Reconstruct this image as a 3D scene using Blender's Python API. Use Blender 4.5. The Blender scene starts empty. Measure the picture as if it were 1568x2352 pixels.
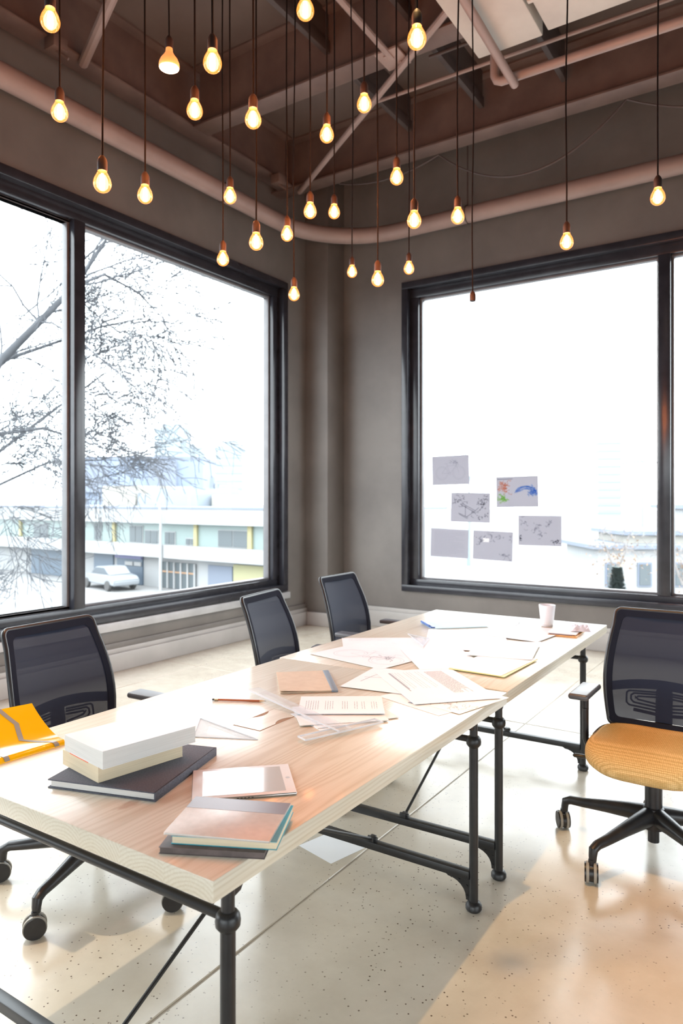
import bpy, bmesh, math, random
from mathutils import Vector, Matrix
R = math.radians
PI = math.pi
scene = bpy.context.scene
COL = scene.collection

# ------------------------------------------------------------------ camera
cam_d = bpy.data.cameras.new('camera')
cam = bpy.data.objects.new('camera', cam_d)
COL.objects.link(cam)
cam.location = (0, 0, 1.5)
cam.rotation_euler = (R(90), 0, R(33.2))
cam_d.sensor_fit = 'AUTO'
cam_d.sensor_width = 36.0
cam_d.lens = 36.0 * 1626 / 2352
cam_d.shift_y = -26 / 2352
cam_d.clip_start = 0.05
cam_d.clip_end = 2000
cam_d.dof.use_dof = True
cam_d.dof.focus_distance = 2.3
cam_d.dof.aperture_fstop = 4.0
scene.camera = cam

# ------------------------------------------------------------------ world, lights, exposure
SKY = 7.2
BULB = 700.0
w = bpy.data.worlds.new('overcast_sky')
scene.world = w
w.use_nodes = True
bg = w.node_tree.nodes['Background']
bg.inputs['Color'].default_value = (0.90, 0.965, 1.0, 1)
bg.inputs['Strength'].default_value = SKY

def spot(name, loc, target, energy, color, size, blend=0.6, radius=0.03):
    d = bpy.data.lights.new(name, 'SPOT')
    d.energy = energy
    d.color = color
    d.spot_size = R(size)
    d.spot_blend = blend
    d.shadow_soft_size = radius
    o = bpy.data.objects.new(name, d)
    COL.objects.link(o)
    o.location = loc
    o.rotation_euler = (Vector(target) - Vector(loc)).to_track_quat('-Z', 'Y').to_euler()
    return o

spot('ceiling_spotlight', (-1.14, 1.85, 4.7), (0.1, 2.6, 0), 440, (1.0, 0.60, 0.24), 48, 1.0)
spot('ceiling_spotlight', (-3.3, 1.75, 4.7), (-2.55, 1.35, 0), 420, (1.0, 0.80, 0.56), 36, 1.0)

def portal(loc, rot, sx, sy):
    d = bpy.data.lights.new('window_portal', 'AREA')
    d.shape = 'RECTANGLE'
    d.size = sx
    d.size_y = sy
    d.cycles.is_portal = True
    o = bpy.data.objects.new('window_portal', d)
    COL.objects.link(o)
    o.location = loc
    o.rotation_euler = rot

vs = scene.view_settings
vs.view_transform = 'Standard'
vs.look = 'None'
vs.exposure = 0.0
vs.gamma = 1.0
vs.use_curve_mapping = False
scene.cycles.max_bounces = 7
scene.cycles.transparent_max_bounces = 16
scene.cycles.caustics_reflective = False
scene.cycles.caustics_refractive = False

# ------------------------------------------------------------------ helpers
def props(o, label=None, cat=None, group=None, kind=None):
    if label: o['label'] = label
    if cat: o['category'] = cat
    if group: o['group'] = group
    if kind: o['kind'] = kind
    return o

def empty(name, loc=(0, 0, 0), rz=0.0, label=None, cat=None, group=None):
    o = bpy.data.objects.new(name, None)
    COL.objects.link(o)
    o.location = loc
    o.rotation_euler = (0, 0, rz)
    o.empty_display_size = 0.05
    return props(o, label, cat, group)

class MB:
    def __init__(s):
        s.bm = bmesh.new()
    def box(s, lo, hi, bev=0.0, M=None, seg=2):
        t = bmesh.new()
        bmesh.ops.create_cube(t, size=1.0)
        lo, hi = Vector(lo), Vector(hi)
        c, d = (lo + hi) / 2, hi - lo
        for v in t.verts:
            v.co = Vector((v.co.x * d.x + c.x, v.co.y * d.y + c.y, v.co.z * d.z + c.z))
        if bev > 0:
            bmesh.ops.bevel(t, geom=t.edges[:], offset=bev, segments=seg, affect='EDGES', profile=0.5)
        if M is not None:
            t.transform(M)
        s._merge(t)
        return s
    def _merge(s, t):
        me = bpy.data.meshes.new('tmp')
        t.to_mesh(me)
        t.free()
        s.bm.from_mesh(me)
        bpy.data.meshes.remove(me)
    def bar(s, a, b, wx, wz, bev=0.0):
        a, b = Vector(a), Vector(b)
        d = b - a
        L = d.length
        q = d.to_track_quat('Y', 'Z').to_matrix().to_4x4()
        M = Matrix.Translation((a + b) / 2) @ q
        return s.box((-wx / 2, -L / 2, -wz / 2), (wx / 2, L / 2, wz / 2), bev, M)
    def tube(s, pts, r, n=10, caps=True, closed=False, flat=1.0):
        pts = [Vector(p) for p in pts]
        rs = r if isinstance(r, (list, tuple)) else [r] * len(pts)
        rings = []
        N = len(pts)
        up = None
        for i, p in enumerate(pts):
            if closed:
                t = pts[(i + 1) % N] - pts[(i - 1) % N]
            elif i == 0: t = pts[1] - p
            elif i == N - 1: t = p - pts[-2]
            else: t = (pts[i + 1] - p).normalized() + (p - pts[i - 1]).normalized()
            if t.length < 1e-9: t = Vector((0, 0, 1))
            t.normalize()
            if up is None:
                up = Vector((0, 0, 1)) if abs(t.z) < 0.9 else Vector((1, 0, 0))
            x = up.cross(t)
            if x.length < 1e-6: x = Vector((0, 1, 0)).cross(t)
            x.normalize()
            y = t.cross(x)
            up = y
            rings.append([s.bm.verts.new(p + (x * math.cos(k * 2 * PI / n) + y * math.sin(k * 2 * PI / n) * flat) * rs[i]) for k in range(n)])
        for i in range(N if closed else N - 1):
            A, B = rings[i], rings[(i + 1) % N]
            for k in range(n):
                s.bm.faces.new((A[k], A[(k + 1) % n], B[(k + 1) % n], B[k]))
        if caps and not closed:
            s.bm.faces.new(rings[0][::-1])
            s.bm.faces.new(rings[-1])
        return s
    def lathe(s, prof, c=(0, 0, 0), n=20, axis='Z', M=None):
        t = bmesh.new()
        rings = []
        for r, z in prof:
            if r < 1e-6:
                rings.append([t.verts.new((0, 0, z))])
            else:
                rings.append([t.verts.new((r * math.cos(k * 2 * PI / n), r * math.sin(k * 2 * PI / n), z)) for k in range(n)])
        for A, B in zip(rings, rings[1:]):
            for k in range(n):
                k2 = (k + 1) % n
                if len(A) == 1 and len(B) == 1: continue
                if len(A) == 1: t.faces.new((A[0], B[k2], B[k]))
                elif len(B) == 1: t.faces.new((A[k], A[k2], B[0]))
                else: t.faces.new((A[k], A[k2], B[k2], B[k]))
        if len(rings[0]) > 1: t.faces.new(rings[0][::-1])
        if len(rings[-1]) > 1: t.faces.new(rings[-1])
        X = Matrix.Translation(c)
        if axis == 'X': X = X @ Matrix.Rotation(R(90), 4, 'Y')
        if axis == 'Y': X = X @ Matrix.Rotation(R(-90), 4, 'X')
        if M is not None: X = M @ X
        t.transform(X)
        s._merge(t)
        return s
    def prism(s, poly, z0, z1, M=None):
        t = bmesh.new()
        a = [t.verts.new((p[0], p[1], z0)) for p in poly]
        b = [t.verts.new((p[0], p[1], z1)) for p in poly]
        n = len(poly)
        t.faces.new(a[::-1])
        t.faces.new(b)
        for k in range(n):
            t.faces.new((a[k], a[(k + 1) % n], b[(k + 1) % n], b[k]))
        bmesh.ops.recalc_face_normals(t, faces=t.faces[:])
        if M is not None: t.transform(M)
        s._merge(t)
        return s
    def grid(s, fn, nu, nv, thick=None):
        V = [[s.bm.verts.new(fn(i / nu, j / nv)) for j in range(nv + 1)] for i in range(nu + 1)]
        for i in range(nu):
            for j in range(nv):
                s.bm.faces.new((V[i][j], V[i + 1][j], V[i + 1][j + 1], V[i][j + 1]))
        if thick:
            W = [[s.bm.verts.new(v.co + Vector(thick)) for v in row] for row in V]
            for i in range(nu):
                for j in range(nv):
                    s.bm.faces.new((W[i][j], W[i][j + 1], W[i + 1][j + 1], W[i + 1][j]))
            for i in range(nu):
                s.bm.faces.new((V[i][0], W[i][0], W[i + 1][0], V[i + 1][0]))
                s.bm.faces.new((V[i][nv], V[i + 1][nv], W[i + 1][nv], W[i][nv]))
            for j in range(nv):
                s.bm.faces.new((V[0][j], V[0][j + 1], W[0][j + 1], W[0][j]))
                s.bm.faces.new((V[nu][j], W[nu][j], W[nu][j + 1], V[nu][j + 1]))
        return s
    def quad(s, a, b, c, d):
        s.bm.faces.new([s.bm.verts.new(p) for p in (a, b, c, d)])
        return s
    def line(s, pts, wd, z):
        """flat printed stroke in the xy plane at height z"""
        for (x0, y0), (x1, y1) in zip(pts, pts[1:]):
            dx, dy = x1 - x0, y1 - y0
            L = math.hypot(dx, dy)
            if L < 1e-7: continue
            nx, ny = -dy / L * wd / 2, dx / L * wd / 2
            s.quad((x0 - nx, y0 - ny, z), (x1 - nx, y1 - ny, z), (x1 + nx, y1 + ny, z), (x0 + nx, y0 + ny, z))
        return s
    def mesh(s, name, ang=35):
        me = bpy.data.meshes.new(name)
        s.bm.normal_update()
        s.bm.to_mesh(me)
        s.bm.free()
        me.shade_smooth()
        me.set_sharp_from_angle(angle=R(ang))
        return me
    def build(s, name, mat, parent=None, ang=35, loc=None, rz=None):
        me = s.mesh(name, ang)
        return link(name, me, mat, parent, loc, rz)

def link(name, me, mat=None, parent=None, loc=None, rz=None):
    o = bpy.data.objects.new(name, me)
    COL.objects.link(o)
    if mat is not None and len(me.materials) == 0:
        me.materials.append(mat)
    if parent is not None: o.parent = parent
    if loc is not None: o.location = loc
    if rz is not None: o.rotation_euler = (0, 0, rz)
    return o

def kids(o):
    return [c for c in bpy.data.objects if c.parent == o]

def copy_tree(o, parent=None):
    c = o.copy()
    COL.objects.link(c)
    c.parent = parent
    for ch in kids(o):
        copy_tree(ch, c)
    return c

# ------------------------------------------------------------------ materials
def mat(name, col=(0.5, 0.5, 0.5), rough=0.5, metal=0.0, spec=0.5, coat=0.0):
    m = bpy.data.materials.new(name)
    m.use_nodes = True
    b = m.node_tree.nodes['Principled BSDF']
    b.inputs['Base Color'].default_value = (*col, 1)
    b.inputs['Roughness'].default_value = rough
    b.inputs['Metallic'].default_value = metal
    b.inputs['Specular IOR Level'].default_value = spec
    b.inputs['Coat Weight'].default_value = coat
    b.inputs['Coat Roughness'].default_value = 0.1
    return m

class NT:
    def __init__(s, m):
        s.m = m; s.t = m.node_tree; s.b = s.t.nodes.get('Principled BSDF')
    def n(s, typ, **kw):
        nd = s.t.nodes.new(typ)
        for k, v in kw.items(): setattr(nd, k, v)
        return nd
    def l(s, a, b): s.t.links.new(a, b)
    def coord(s, which='Object', scale=(1, 1, 1)):
        c = s.n('ShaderNodeTexCoord'); m = s.n('ShaderNodeMapping')
        m.inputs['Scale'].default_value = scale
        s.l(c.outputs[which], m.inputs['Vector'])
        return m.outputs['Vector']
    def noise(s, vec, scale, detail=4, rough=0.55, dist=0.0):
        x = s.n('ShaderNodeTexNoise')
        x.inputs['Scale'].default_value = scale; x.inputs['Detail'].default_value = detail
        x.inputs['Roughness'].default_value = rough; x.inputs['Distortion'].default_value = dist
        s.l(vec, x.inputs['Vector'])
        return x.outputs['Fac']
    def ramp(s, fac, stops, interp='LINEAR'):
        r = s.n('ShaderNodeValToRGB')
        r.color_ramp.interpolation = interp
        e = r.color_ramp.elements
        while len(e) < len(stops): e.new(0.5)
        for i, (p, c) in enumerate(stops):
            e[i].position = p; e[i].color = (*c, 1) if len(c) == 3 else c
        s.l(fac, r.inputs['Fac'])
        return r.outputs['Color']
    def mix(s, fac, a, b, mode='MIX'):
        x = s.n('ShaderNodeMix', data_type='RGBA', blend_type=mode)
        if isinstance(fac, (int, float)): x.inputs['Factor'].default_value = fac
        else: s.l(fac, x.inputs['Factor'])
        for v, k in ((a, 6), (b, 7)):
            if isinstance(v, tuple): x.inputs[k].default_value = (*v, 1)
            else: s.l(v, x.inputs[k])
        return x.outputs[2]
    def math(s, op, a, b=None):
        x = s.n('ShaderNodeMath', operation=op)
        for v, k in ((a, 0), (b, 1)):
            if v is None: continue
            if isinstance(v, (int, float)): x.inputs[k].default_value = v
            else: s.l(v, x.inputs[k])
        return x.outputs[0]
    def bump(s, h, strength=0.2, dist=0.01):
        x = s.n('ShaderNodeBump')
        x.inputs['Strength'].default_value = strength; x.inputs['Distance'].default_value = dist
        s.l(h, x.inputs['Height']); s.l(x.outputs[0], s.b.inputs['Normal'])
    def color(s, c): s.l(c, s.b.inputs['Base Color'])
    def rough(s, c): s.l(c, s.b.inputs['Roughness'])

def noisy(name, c1, c2, scale=4, rough=0.6, detail=5, bump=0.0, metal=0.0, stretch=(1, 1, 1), lo=0.35, hi=0.65, coord='Object', spec=0.5):
    m = mat(name, c1, rough, metal, spec)
    t = NT(m)
    v = t.coord(coord, stretch)
    f = t.noise(v, scale, detail)
    t.color(t.ramp(f, [(lo, c1), (hi, c2)]))
    if bump: t.bump(t.noise(v, scale * 6, 6), bump, 0.01)
    return m

def thin_clear(name, tint=(1, 1, 1), gloss=0.06, gcol=(1, 1, 1), rough=0.0, diff=0.0, dcol=(0.8, 0.85, 0.9)):
    m = bpy.data.materials.new(name)
    m.use_nodes = True
    t = m.node_tree
    for n in list(t.nodes):
        if n.type != 'OUTPUT_MATERIAL': t.nodes.remove(n)
    out = [n for n in t.nodes if n.type == 'OUTPUT_MATERIAL'][0]
    a = t.nodes.new('ShaderNodeBsdfTransparent'); a.inputs[0].default_value = (*tint, 1)
    g = t.nodes.new('ShaderNodeBsdfGlossy'); g.inputs['Color'].default_value = (*gcol, 1); g.inputs['Roughness'].default_value = rough
    x = t.nodes.new('ShaderNodeMixShader'); x.inputs[0].default_value = gloss
    t.links.new(a.outputs[0], x.inputs[1]); t.links.new(g.outputs[0], x.inputs[2])
    last = x
    if diff:
        d = t.nodes.new('ShaderNodeBsdfDiffuse'); d.inputs[0].default_value = (*dcol, 1)
        y = t.nodes.new('ShaderNodeMixShader'); y.inputs[0].default_value = diff
        t.links.new(x.outputs[0], y.inputs[1]); t.links.new(d.outputs[0], y.inputs[2])
        last = y
    t.links.new(last.outputs[0], out.inputs[0])
    return m

def emit(name, col, strength):
    m = bpy.data.materials.new(name)
    m.use_nodes = True
    b = m.node_tree.nodes['Principled BSDF']
    b.inputs['Base Color'].default_value = (*col, 1)
    b.inputs['Emission Color'].default_value = (*col, 1)
    b.inputs['Emission Strength'].default_value = strength
    return m

M = {}
M['wall'] = noisy('painted_concrete', (0.155, 0.145, 0.136), (0.20, 0.188, 0.176), 1.6, 0.55, 6, 0.08)
M['ceiling'] = noisy('ceiling_concrete', (0.105, 0.078, 0.066), (0.15, 0.11, 0.095), 1.2, 0.75, 6, 0.15)
M['beam'] = noisy('painted_steel_beam', (0.13, 0.085, 0.072), (0.18, 0.12, 0.10), 3, 0.5, 5, 0.05)
M['pipe'] = noisy('painted_pipe', (0.30, 0.215, 0.19), (0.36, 0.26, 0.23), 3, 0.45, 4)
M['duct'] = noisy('galvanised_duct', (0.50, 0.45, 0.40), (0.60, 0.55, 0.49), 2.5, 0.45, 5, 0.03)
M['conduit'] = mat('dark_conduit', (0.08, 0.06, 0.055), 0.5)
M['frame'] = noisy('dark_window_frame', (0.022, 0.023, 0.03), (0.032, 0.033, 0.042), 5, 0.22, 3)
M['frame_in'] = noisy('glazing_bead', (0.16, 0.16, 0.17), (0.2, 0.2, 0.21), 5, 0.35, 3)
M['sill'] = noisy('stone_sill', (0.42, 0.43, 0.44), (0.5, 0.51, 0.52), 5, 0.35, 5)
M['base'] = noisy('baseboard_paint', (0.42, 0.415, 0.40), (0.48, 0.47, 0.455), 3, 0.4, 4)
M['glass'] = thin_clear('window_glass', (0.985, 0.996, 1.0), 0.004)

def floor_mat():
    m = mat('polished_concrete', (0.45, 0.4, 0.33), 0.25)
    t = NT(m)
    v = t.coord('Object')
    big = t.noise(v, 0.9, 6, 0.6, 0.6)
    base = t.ramp(big, [(0.30, (0.50, 0.44, 0.35)), (0.5, (0.62, 0.56, 0.46)), (0.72, (0.71, 0.655, 0.56))])
    mid = t.noise(v, 7, 6, 0.65)
    base = t.mix(0.35, base, t.ramp(mid, [(0.15, (0.40, 0.345, 0.27)), (0.85, (0.75, 0.69, 0.58))]))
    vo = t.n('ShaderNodeTexVoronoi'); vo.inputs['Scale'].default_value = 62
    t.l(v, vo.inputs['Vector'])
    dots = t.ramp(vo.outputs['Distance'], [(0.15, (1, 1, 1)), (0.22, (0, 0, 0))])
    sel = t.ramp(vo.outputs['Color'], [(0.60, (0, 0, 0)), (0.64, (1, 1, 1))])
    patch = t.ramp(t.noise(v, 1.4, 3), [(0.40, (0.25, 0.25, 0.25)), (0.60, (1, 1, 1))])
    f = t.math('MULTIPLY', t.math('MULTIPLY', dots, sel), patch)
    c = t.mix(f, base, (0.10, 0.065, 0.045))
    v2 = t.n('ShaderNodeTexVoronoi'); v2.inputs['Scale'].default_value = 48
    t.l(v, v2.inputs['Vector'])
    d2 = t.ramp(v2.outputs['Distance'], [(0.10, (1, 1, 1)), (0.15, (0, 0, 0))])
    s2 = t.ramp(v2.outputs['Color'], [(0.86, (0, 0, 0)), (0.87, (1, 1, 1))])
    c = t.mix(t.math('MULTIPLY', t.math('MULTIPLY', d2, s2), 0.45), c, (0.70, 0.60, 0.50))
    t.color(c)
    r = t.ramp(mid, [(0.15, (0.14,) * 3), (0.85, (0.30,) * 3)])
    t.rough(r)
    m.node_tree.nodes['Principled BSDF'].inputs['Specular IOR Level'].default_value = 0.75
    t.bump(t.noise(v, 25, 4), 0.03, 0.004)
    return m
M['floor'] = floor_mat()
M['joint'] = noisy('floor_joint_filler', (0.36, 0.31, 0.25), (0.52, 0.47, 0.39), 3, 0.6)

def wood_mat():
    m = mat('pale_ash_wood', (0.75, 0.62, 0.48), 0.34, 0, 0.5, 0.25)
    t = NT(m)
    tc = t.n('ShaderNodeTexCoord')
    sep = t.n('ShaderNodeSeparateXYZ'); t.l(tc.outputs['Object'], sep.inputs[0])
    vec = t.coord('Object', (1.0, 0.22, 1.0))
    dn = t.noise(vec, 4.0, 3, 0.5)
    board = t.math('FLOOR', t.math('DIVIDE', sep.outputs['X'], 0.137))
    wn = t.n('ShaderNodeTexWhiteNoise', noise_dimensions='1D'); t.l(board, wn.inputs['W'])
    xl = t.math('SUBTRACT', t.math('FLOORED_MODULO', sep.outputs['X'], 0.137), t.math('ADD', 0.045, t.math('MULTIPLY', wn.outputs['Value'], 0.05)))
    zl = t.math('ADD', sep.outputs['Z'], t.math('ADD', 0.07, t.math('MULTIPLY', wn.outputs['Value'], 0.05)))
    r = t.math('SQRT', t.math('ADD', t.math('MULTIPLY', xl, xl), t.math('MULTIPLY', zl, zl)))
    r = t.math('ADD', r, t.math('MULTIPLY', dn, 0.045))
    ring = t.math('SINE', t.math('MULTIPLY', r, 720.0))
    ring = t.math('ADD', t.math('MULTIPLY', ring, 0.5), 0.5)
    fib = t.noise(t.coord('Object', (60, 1.6, 60)), 3.0, 5, 0.6)
    c = t.ramp(ring, [(0.0, (0.56, 0.48, 0.35)), (0.45, (0.68, 0.625, 0.495)), (1.0, (0.72, 0.67, 0.55))])
    c = t.mix(0.35, c, t.ramp(fib, [(0.35, (0.57, 0.495, 0.37)), (0.6, (0.75, 0.705, 0.60))]))
    big = t.noise(t.coord('Object', (2.2, 0.5, 2.2)), 2.0, 4)
    c = t.mix(0.30, c, t.ramp(big, [(0.35, (0.62, 0.54, 0.42)), (0.65, (0.78, 0.74, 0.645))]))
    st = t.n('ShaderNodeMapping'); st.inputs['Location'].default_value = (-0.135, 0.665, 0); st.inputs['Scale'].default_value = (1.0, 1.0, 1.0)
    t.l(tc.outputs['Object'], st.inputs['Vector'])
    mp = t.n('ShaderNodeMapping'); mp.inputs['Scale'].default_value = (26.0, 11.0, 0.0); t.l(st.outputs['Vector'], mp.inputs['Vector'])
    ln = t.n('ShaderNodeVectorMath', operation='LENGTH'); t.l(mp.outputs['Vector'], ln.inputs[0])
    mask = t.ramp(t.math('ADD', ln.outputs['Value'], t.noise(t.coord('Object', (40, 18, 40)), 1.0, 5)), [(0.75, (1, 1, 1)), (1.25, (0, 0, 0))])
    c = t.mix(t.math('MULTIPLY', mask, 0.55), c, (0.40, 0.24, 0.14))
    t.color(c)
    t.bump(fib, 0.04, 0.002)
    return m
M['wood'] = wood_mat()
M['wood_dark'] = mat('shadow_gap_wood', (0.32, 0.18, 0.09), 0.7)
M['iron'] = noisy('black_iron', (0.012, 0.012, 0.013), (0.02, 0.02, 0.021), 12, 0.38, 3)
M['black_plastic'] = noisy('black_plastic', (0.014, 0.014, 0.016), (0.02, 0.02, 0.022), 20, 0.35, 2)
M['grey_rim'] = mat('grey_caster_tread', (0.32, 0.30, 0.26), 0.5)
M['arm_pad'] = mat('grey_arm_pad', (0.10, 0.105, 0.12), 0.35)

def fabric(name, c1, c2, scale):
    m = mat(name, c1, 0.8, 0, 0.2)
    t = NT(m)
    v = t.coord('Object')
    vo = t.n('ShaderNodeTexVoronoi'); vo.inputs['Scale'].default_value = scale
    vo.inputs['Randomness'].default_value = 0.15
    t.l(v, vo.inputs['Vector'])
    t.color(t.ramp(vo.outputs['Distance'], [(0.15, c1), (0.65, c2)]))
    t.bump(vo.outputs['Distance'], 0.35, 0.003)
    return m
M['seat'] = fabric('yellow_mesh_fabric', (0.88, 0.69, 0.36), (0.53, 0.36, 0.14), 150)
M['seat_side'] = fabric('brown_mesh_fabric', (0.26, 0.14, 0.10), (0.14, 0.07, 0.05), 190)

def mesh_fabric():
    m = bpy.data.materials.new('black_see_through_mesh')
    m.use_nodes = True
    t = m.node_tree
    b = t.nodes['Principled BSDF']
    b.inputs['Base Color'].default_value = (0.018, 0.024, 0.046, 1)
    b.inputs['Roughness'].default_value = 0.6
    b.inputs['Sheen Weight'].default_value = 0.04
    b.inputs['Specular IOR Level'].default_value = 0.12
    b.inputs['Sheen Tint'].default_value = (0.45, 0.55, 0.8, 1)
    out = [n for n in t.nodes if n.type == 'OUTPUT_MATERIAL'][0]
    a = t.nodes.new('ShaderNodeBsdfTransparent')
    x = t.nodes.new('ShaderNodeMixShader')
    x.inputs[0].default_value = 0.94
    t.links.new(a.outputs[0], x.inputs[1]); t.links.new(b.outputs[0], x.inputs[2])
    t.links.new(x.outputs[0], out.inputs[0])
    return m
M['mesh'] = mesh_fabric()
M['band'] = mat('black_woven_band', (0.014, 0.017, 0.028), 0.85, 0, 0.08)

M['paper'] = noisy('white_paper', (0.82, 0.83, 0.85), (0.86, 0.87, 0.88), 4, 0.6, 2)
M['ink'] = mat('grey_ink', (0.30, 0.31, 0.36), 0.7)
M['ink_light'] = mat('pale_pencil', (0.55, 0.56, 0.60), 0.7)
M['ink_dark'] = mat('dark_ink', (0.10, 0.10, 0.14), 0.7)
M['pages'] = noisy('page_edges', (0.66, 0.65, 0.62), (0.74, 0.73, 0.70), 6, 0.8, 6, 0, 0, (1, 1, 90))
M['pages_cream'] = noisy('cream_page_edges', (0.66, 0.55, 0.38), (0.75, 0.64, 0.46), 6, 0.8, 6, 0, 0, (1, 1, 90))
M['cover_white'] = mat('white_glossy_cover', (0.86, 0.85, 0.84), 0.25)
M['cover_cream'] = mat('cream_cover', (0.74, 0.62, 0.44), 0.5)
M['red'] = mat('red_orange_cover', (0.85, 0.16, 0.06), 0.4)
M['cloth_grey'] = noisy('grey_book_cloth', (0.07, 0.074, 0.095), (0.115, 0.12, 0.148), 260, 0.75, 3, 0.3)
M['catalog'] = mat('yellow_glossy_cover', (0.88, 0.48, 0.003), 0.12, 0, 0.5, 0.5)
M['catalog_grey'] = mat('grey_cover_stripe', (0.30, 0.28, 0.25), 0.2)
M['alu'] = mat('silver_tablet_case', (0.60, 0.58, 0.56), 0.3, 0.7)
M['bezel'] = mat('white_tablet_bezel', (0.86, 0.85, 0.84), 0.3)
M['screen'] = mat('pale_tablet_screen', (0.62, 0.64, 0.63), 0.06, 0, 0.6)
M['nb_cover'] = noisy('taupe_notebook_cover', (0.60, 0.52, 0.45), (0.66, 0.58, 0.51), 60, 0.3, 3)
M['nb_band'] = mat('grey_cover_band', (0.24, 0.22, 0.24), 0.25)
M['nb_dark'] = noisy('dark_brown_cover', (0.09, 0.07, 0.065), (0.13, 0.10, 0.095), 40, 0.5, 3)
M['teal'] = mat('teal_cover', (0.0, 0.33, 0.44), 0.4)
M['kraft'] = noisy('kraft_card', (0.60, 0.465, 0.33), (0.65, 0.515, 0.375), 30, 0.6, 4)
M['tape'] = mat('grey_spine_tape', (0.24, 0.30, 0.36), 0.4)
M['pencil'] = mat('red_brown_pencil', (0.50, 0.15, 0.06), 0.35)
M['pencil_wood'] = mat('sharpened_wood', (0.75, 0.5, 0.28), 0.6)
M['graphite'] = mat('graphite', (0.04, 0.04, 0.045), 0.4)
M['brass'] = mat('ferrule', (0.6, 0.45, 0.3), 0.3, 0.8)
M['acrylic'] = thin_clear('clear_acrylic', (0.95, 0.97, 0.985), 0.025, (1, 1, 1), 0.20, 0.14, (0.80, 0.83, 0.87))
M['acrylic_edge'] = thin_clear('acrylic_edge', (0.88, 0.92, 0.95), 0.03, (1, 1, 1), 0.25, 0.65, (0.84, 0.87, 0.90))
M['cup'] = mat('translucent_cup', (0.86, 0.88, 0.92), 0.3)
M['cup'].node_tree.nodes['Principled BSDF'].inputs['Subsurface Weight'].default_value = 0.0
M['blue'] = mat('blue_clip', (0.08, 0.18, 0.50), 0.25)
M['pale_blue'] = mat('pale_blue_board', (0.42, 0.60, 0.66), 0.35)
M['pale_sheet'] = mat('pale_blue_paper', (0.45, 0.66, 0.72), 0.5)
M['steel'] = mat('steel', (0.5, 0.5, 0.52), 0.25, 0.9)
M['folder'] = mat('yellow_cream_folder', (0.80, 0.72, 0.42), 0.5)
M['orange'] = mat('orange_cover', (0.80, 0.42, 0.12), 0.5)
M['navy'] = mat('navy_cover', (0.10, 0.14, 0.25), 0.5)
M['tissue'] = mat('white_tissue', (0.80, 0.83, 0.90), 0.8)
M['yellow_edge'] = mat('yellow_edge', (0.78, 0.68, 0.22), 0.5)

# ------------------------------------------------------------------ room shell
XL, YR, ZC = -5.1, 7.35, 5.55          # inner faces of the window walls, ceiling
XE, YB = 4.2, -4.2                      # far side walls behind the camera
GX, GY = -5.22, 7.47                    # glass planes
ZB, ZT = 0.50, 4.00                     # window openings

def struct(o, label, cat='wall'):
    o['kind'] = 'structure'
    o['label'] = label
    return o

# floor: slab panels with recessed joints
fl = empty('floor', (0, 0, 0)); fl['kind'] = 'structure'; fl['label'] = 'polished beige concrete floor with saw-cut joints'
jx = [XL - 0.3, -4.6, -1.575, 1.45, XE + 0.3]
jy = [YB - 0.3, -1.6, 1.6 - 3.05 + 1.5, 4.66, YR + 0.3]
jy = [YB - 0.3, -1.45, 4.66, YR + 0.3]
for i in range(len(jx) - 1):
    for j in range(len(jy) - 1):
        b = MB(); g = 0.005
        b.box((jx[i] + g, jy[j] + g, -0.1), (jx[i + 1] - g, jy[j + 1] - g, 0), 0.003, seg=1)
        b.build('floor_slab', M['floor'], fl)
b = MB(); b.box((XL - 0.3, YB - 0.3, -0.2), (XE + 0.3, YR + 0.3, -0.004))
b.build('joint_filler', M['joint'], fl)

def wall_with_opening(name, label, axis, pos, t, a0, a1, openings, zb, zt):
    """wall slab; axis 'x' = wall at x=pos spanning y, axis 'y' = wall at y=pos spanning x"""
    b = MB()
    def seg(u0, u1, z0, z1):
        if u1 - u0 < 1e-4 or z1 - z0 < 1e-4: return
        lo, hi = min(pos, pos + t), max(pos, pos + t)
        if axis == 'x': b.box((lo, u0, z0), (hi, u1, z1))
        else: b.box((u0, lo, z0), (u1, hi, z1))
    cur = a0
    for (o0, o1) in openings:
        seg(cur, o0, 0, ZC + 0.2)
        seg(o0, o1, 0, zb)
        seg(o0, o1, zt, ZC + 0.2)
        cur = o1
    seg(cur, a1, 0, ZC + 0.2)
    o = b.build(name, M['wall'])
    return struct(o, label)

LW = [(-1.55, 6.55)]
RW = [(-3.90, 3.6)]
wall_with_opening('wall_left', 'grey painted wall with a wide window band, left of the corner', 'x', XL, -0.3, YB - 0.3, YR + 0.3, LW, ZB, ZT)
wall_with_opening('wall_right', 'grey painted wall with a large window, right of the corner', 'y', YR, 0.3, XL, XE + 0.3, RW, ZB, ZT)
wall_with_opening('wall_front', 'grey painted wall behind the viewpoint', 'y', YB, -0.3, XL, XE + 0.3, [(-3.8, 2.6)], 0.5, 2.3)
wall_with_opening('wall_side', 'grey painted wall to the right of the viewpoint', 'x', XE, 0.3, YB, YR, [(-2.8, 2.4)], 0.5, 2.3)
b = MB(); b.box((XL - 0.3, YB - 0.3, ZC), (XE + 0.3, YR + 0.3, ZC + 0.25))
struct(b.build('ceiling', M['ceiling']), 'dark exposed concrete ceiling')
portal((GX - 0.1, 2.5, 2.25), (0, R(-90), 0), 3.5, 8.1)
portal((-0.15, GY + 0.1, 2.25), (R(-90), 0, 0), 7.5, 3.5)
portal((-0.6, YB - 0.2, 1.4), (R(90), 0, 0), 6.4, 1.8)
portal((XE + 0.2, -0.2, 1.4), (0, R(90), 0), 1.8, 5.2)

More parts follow.
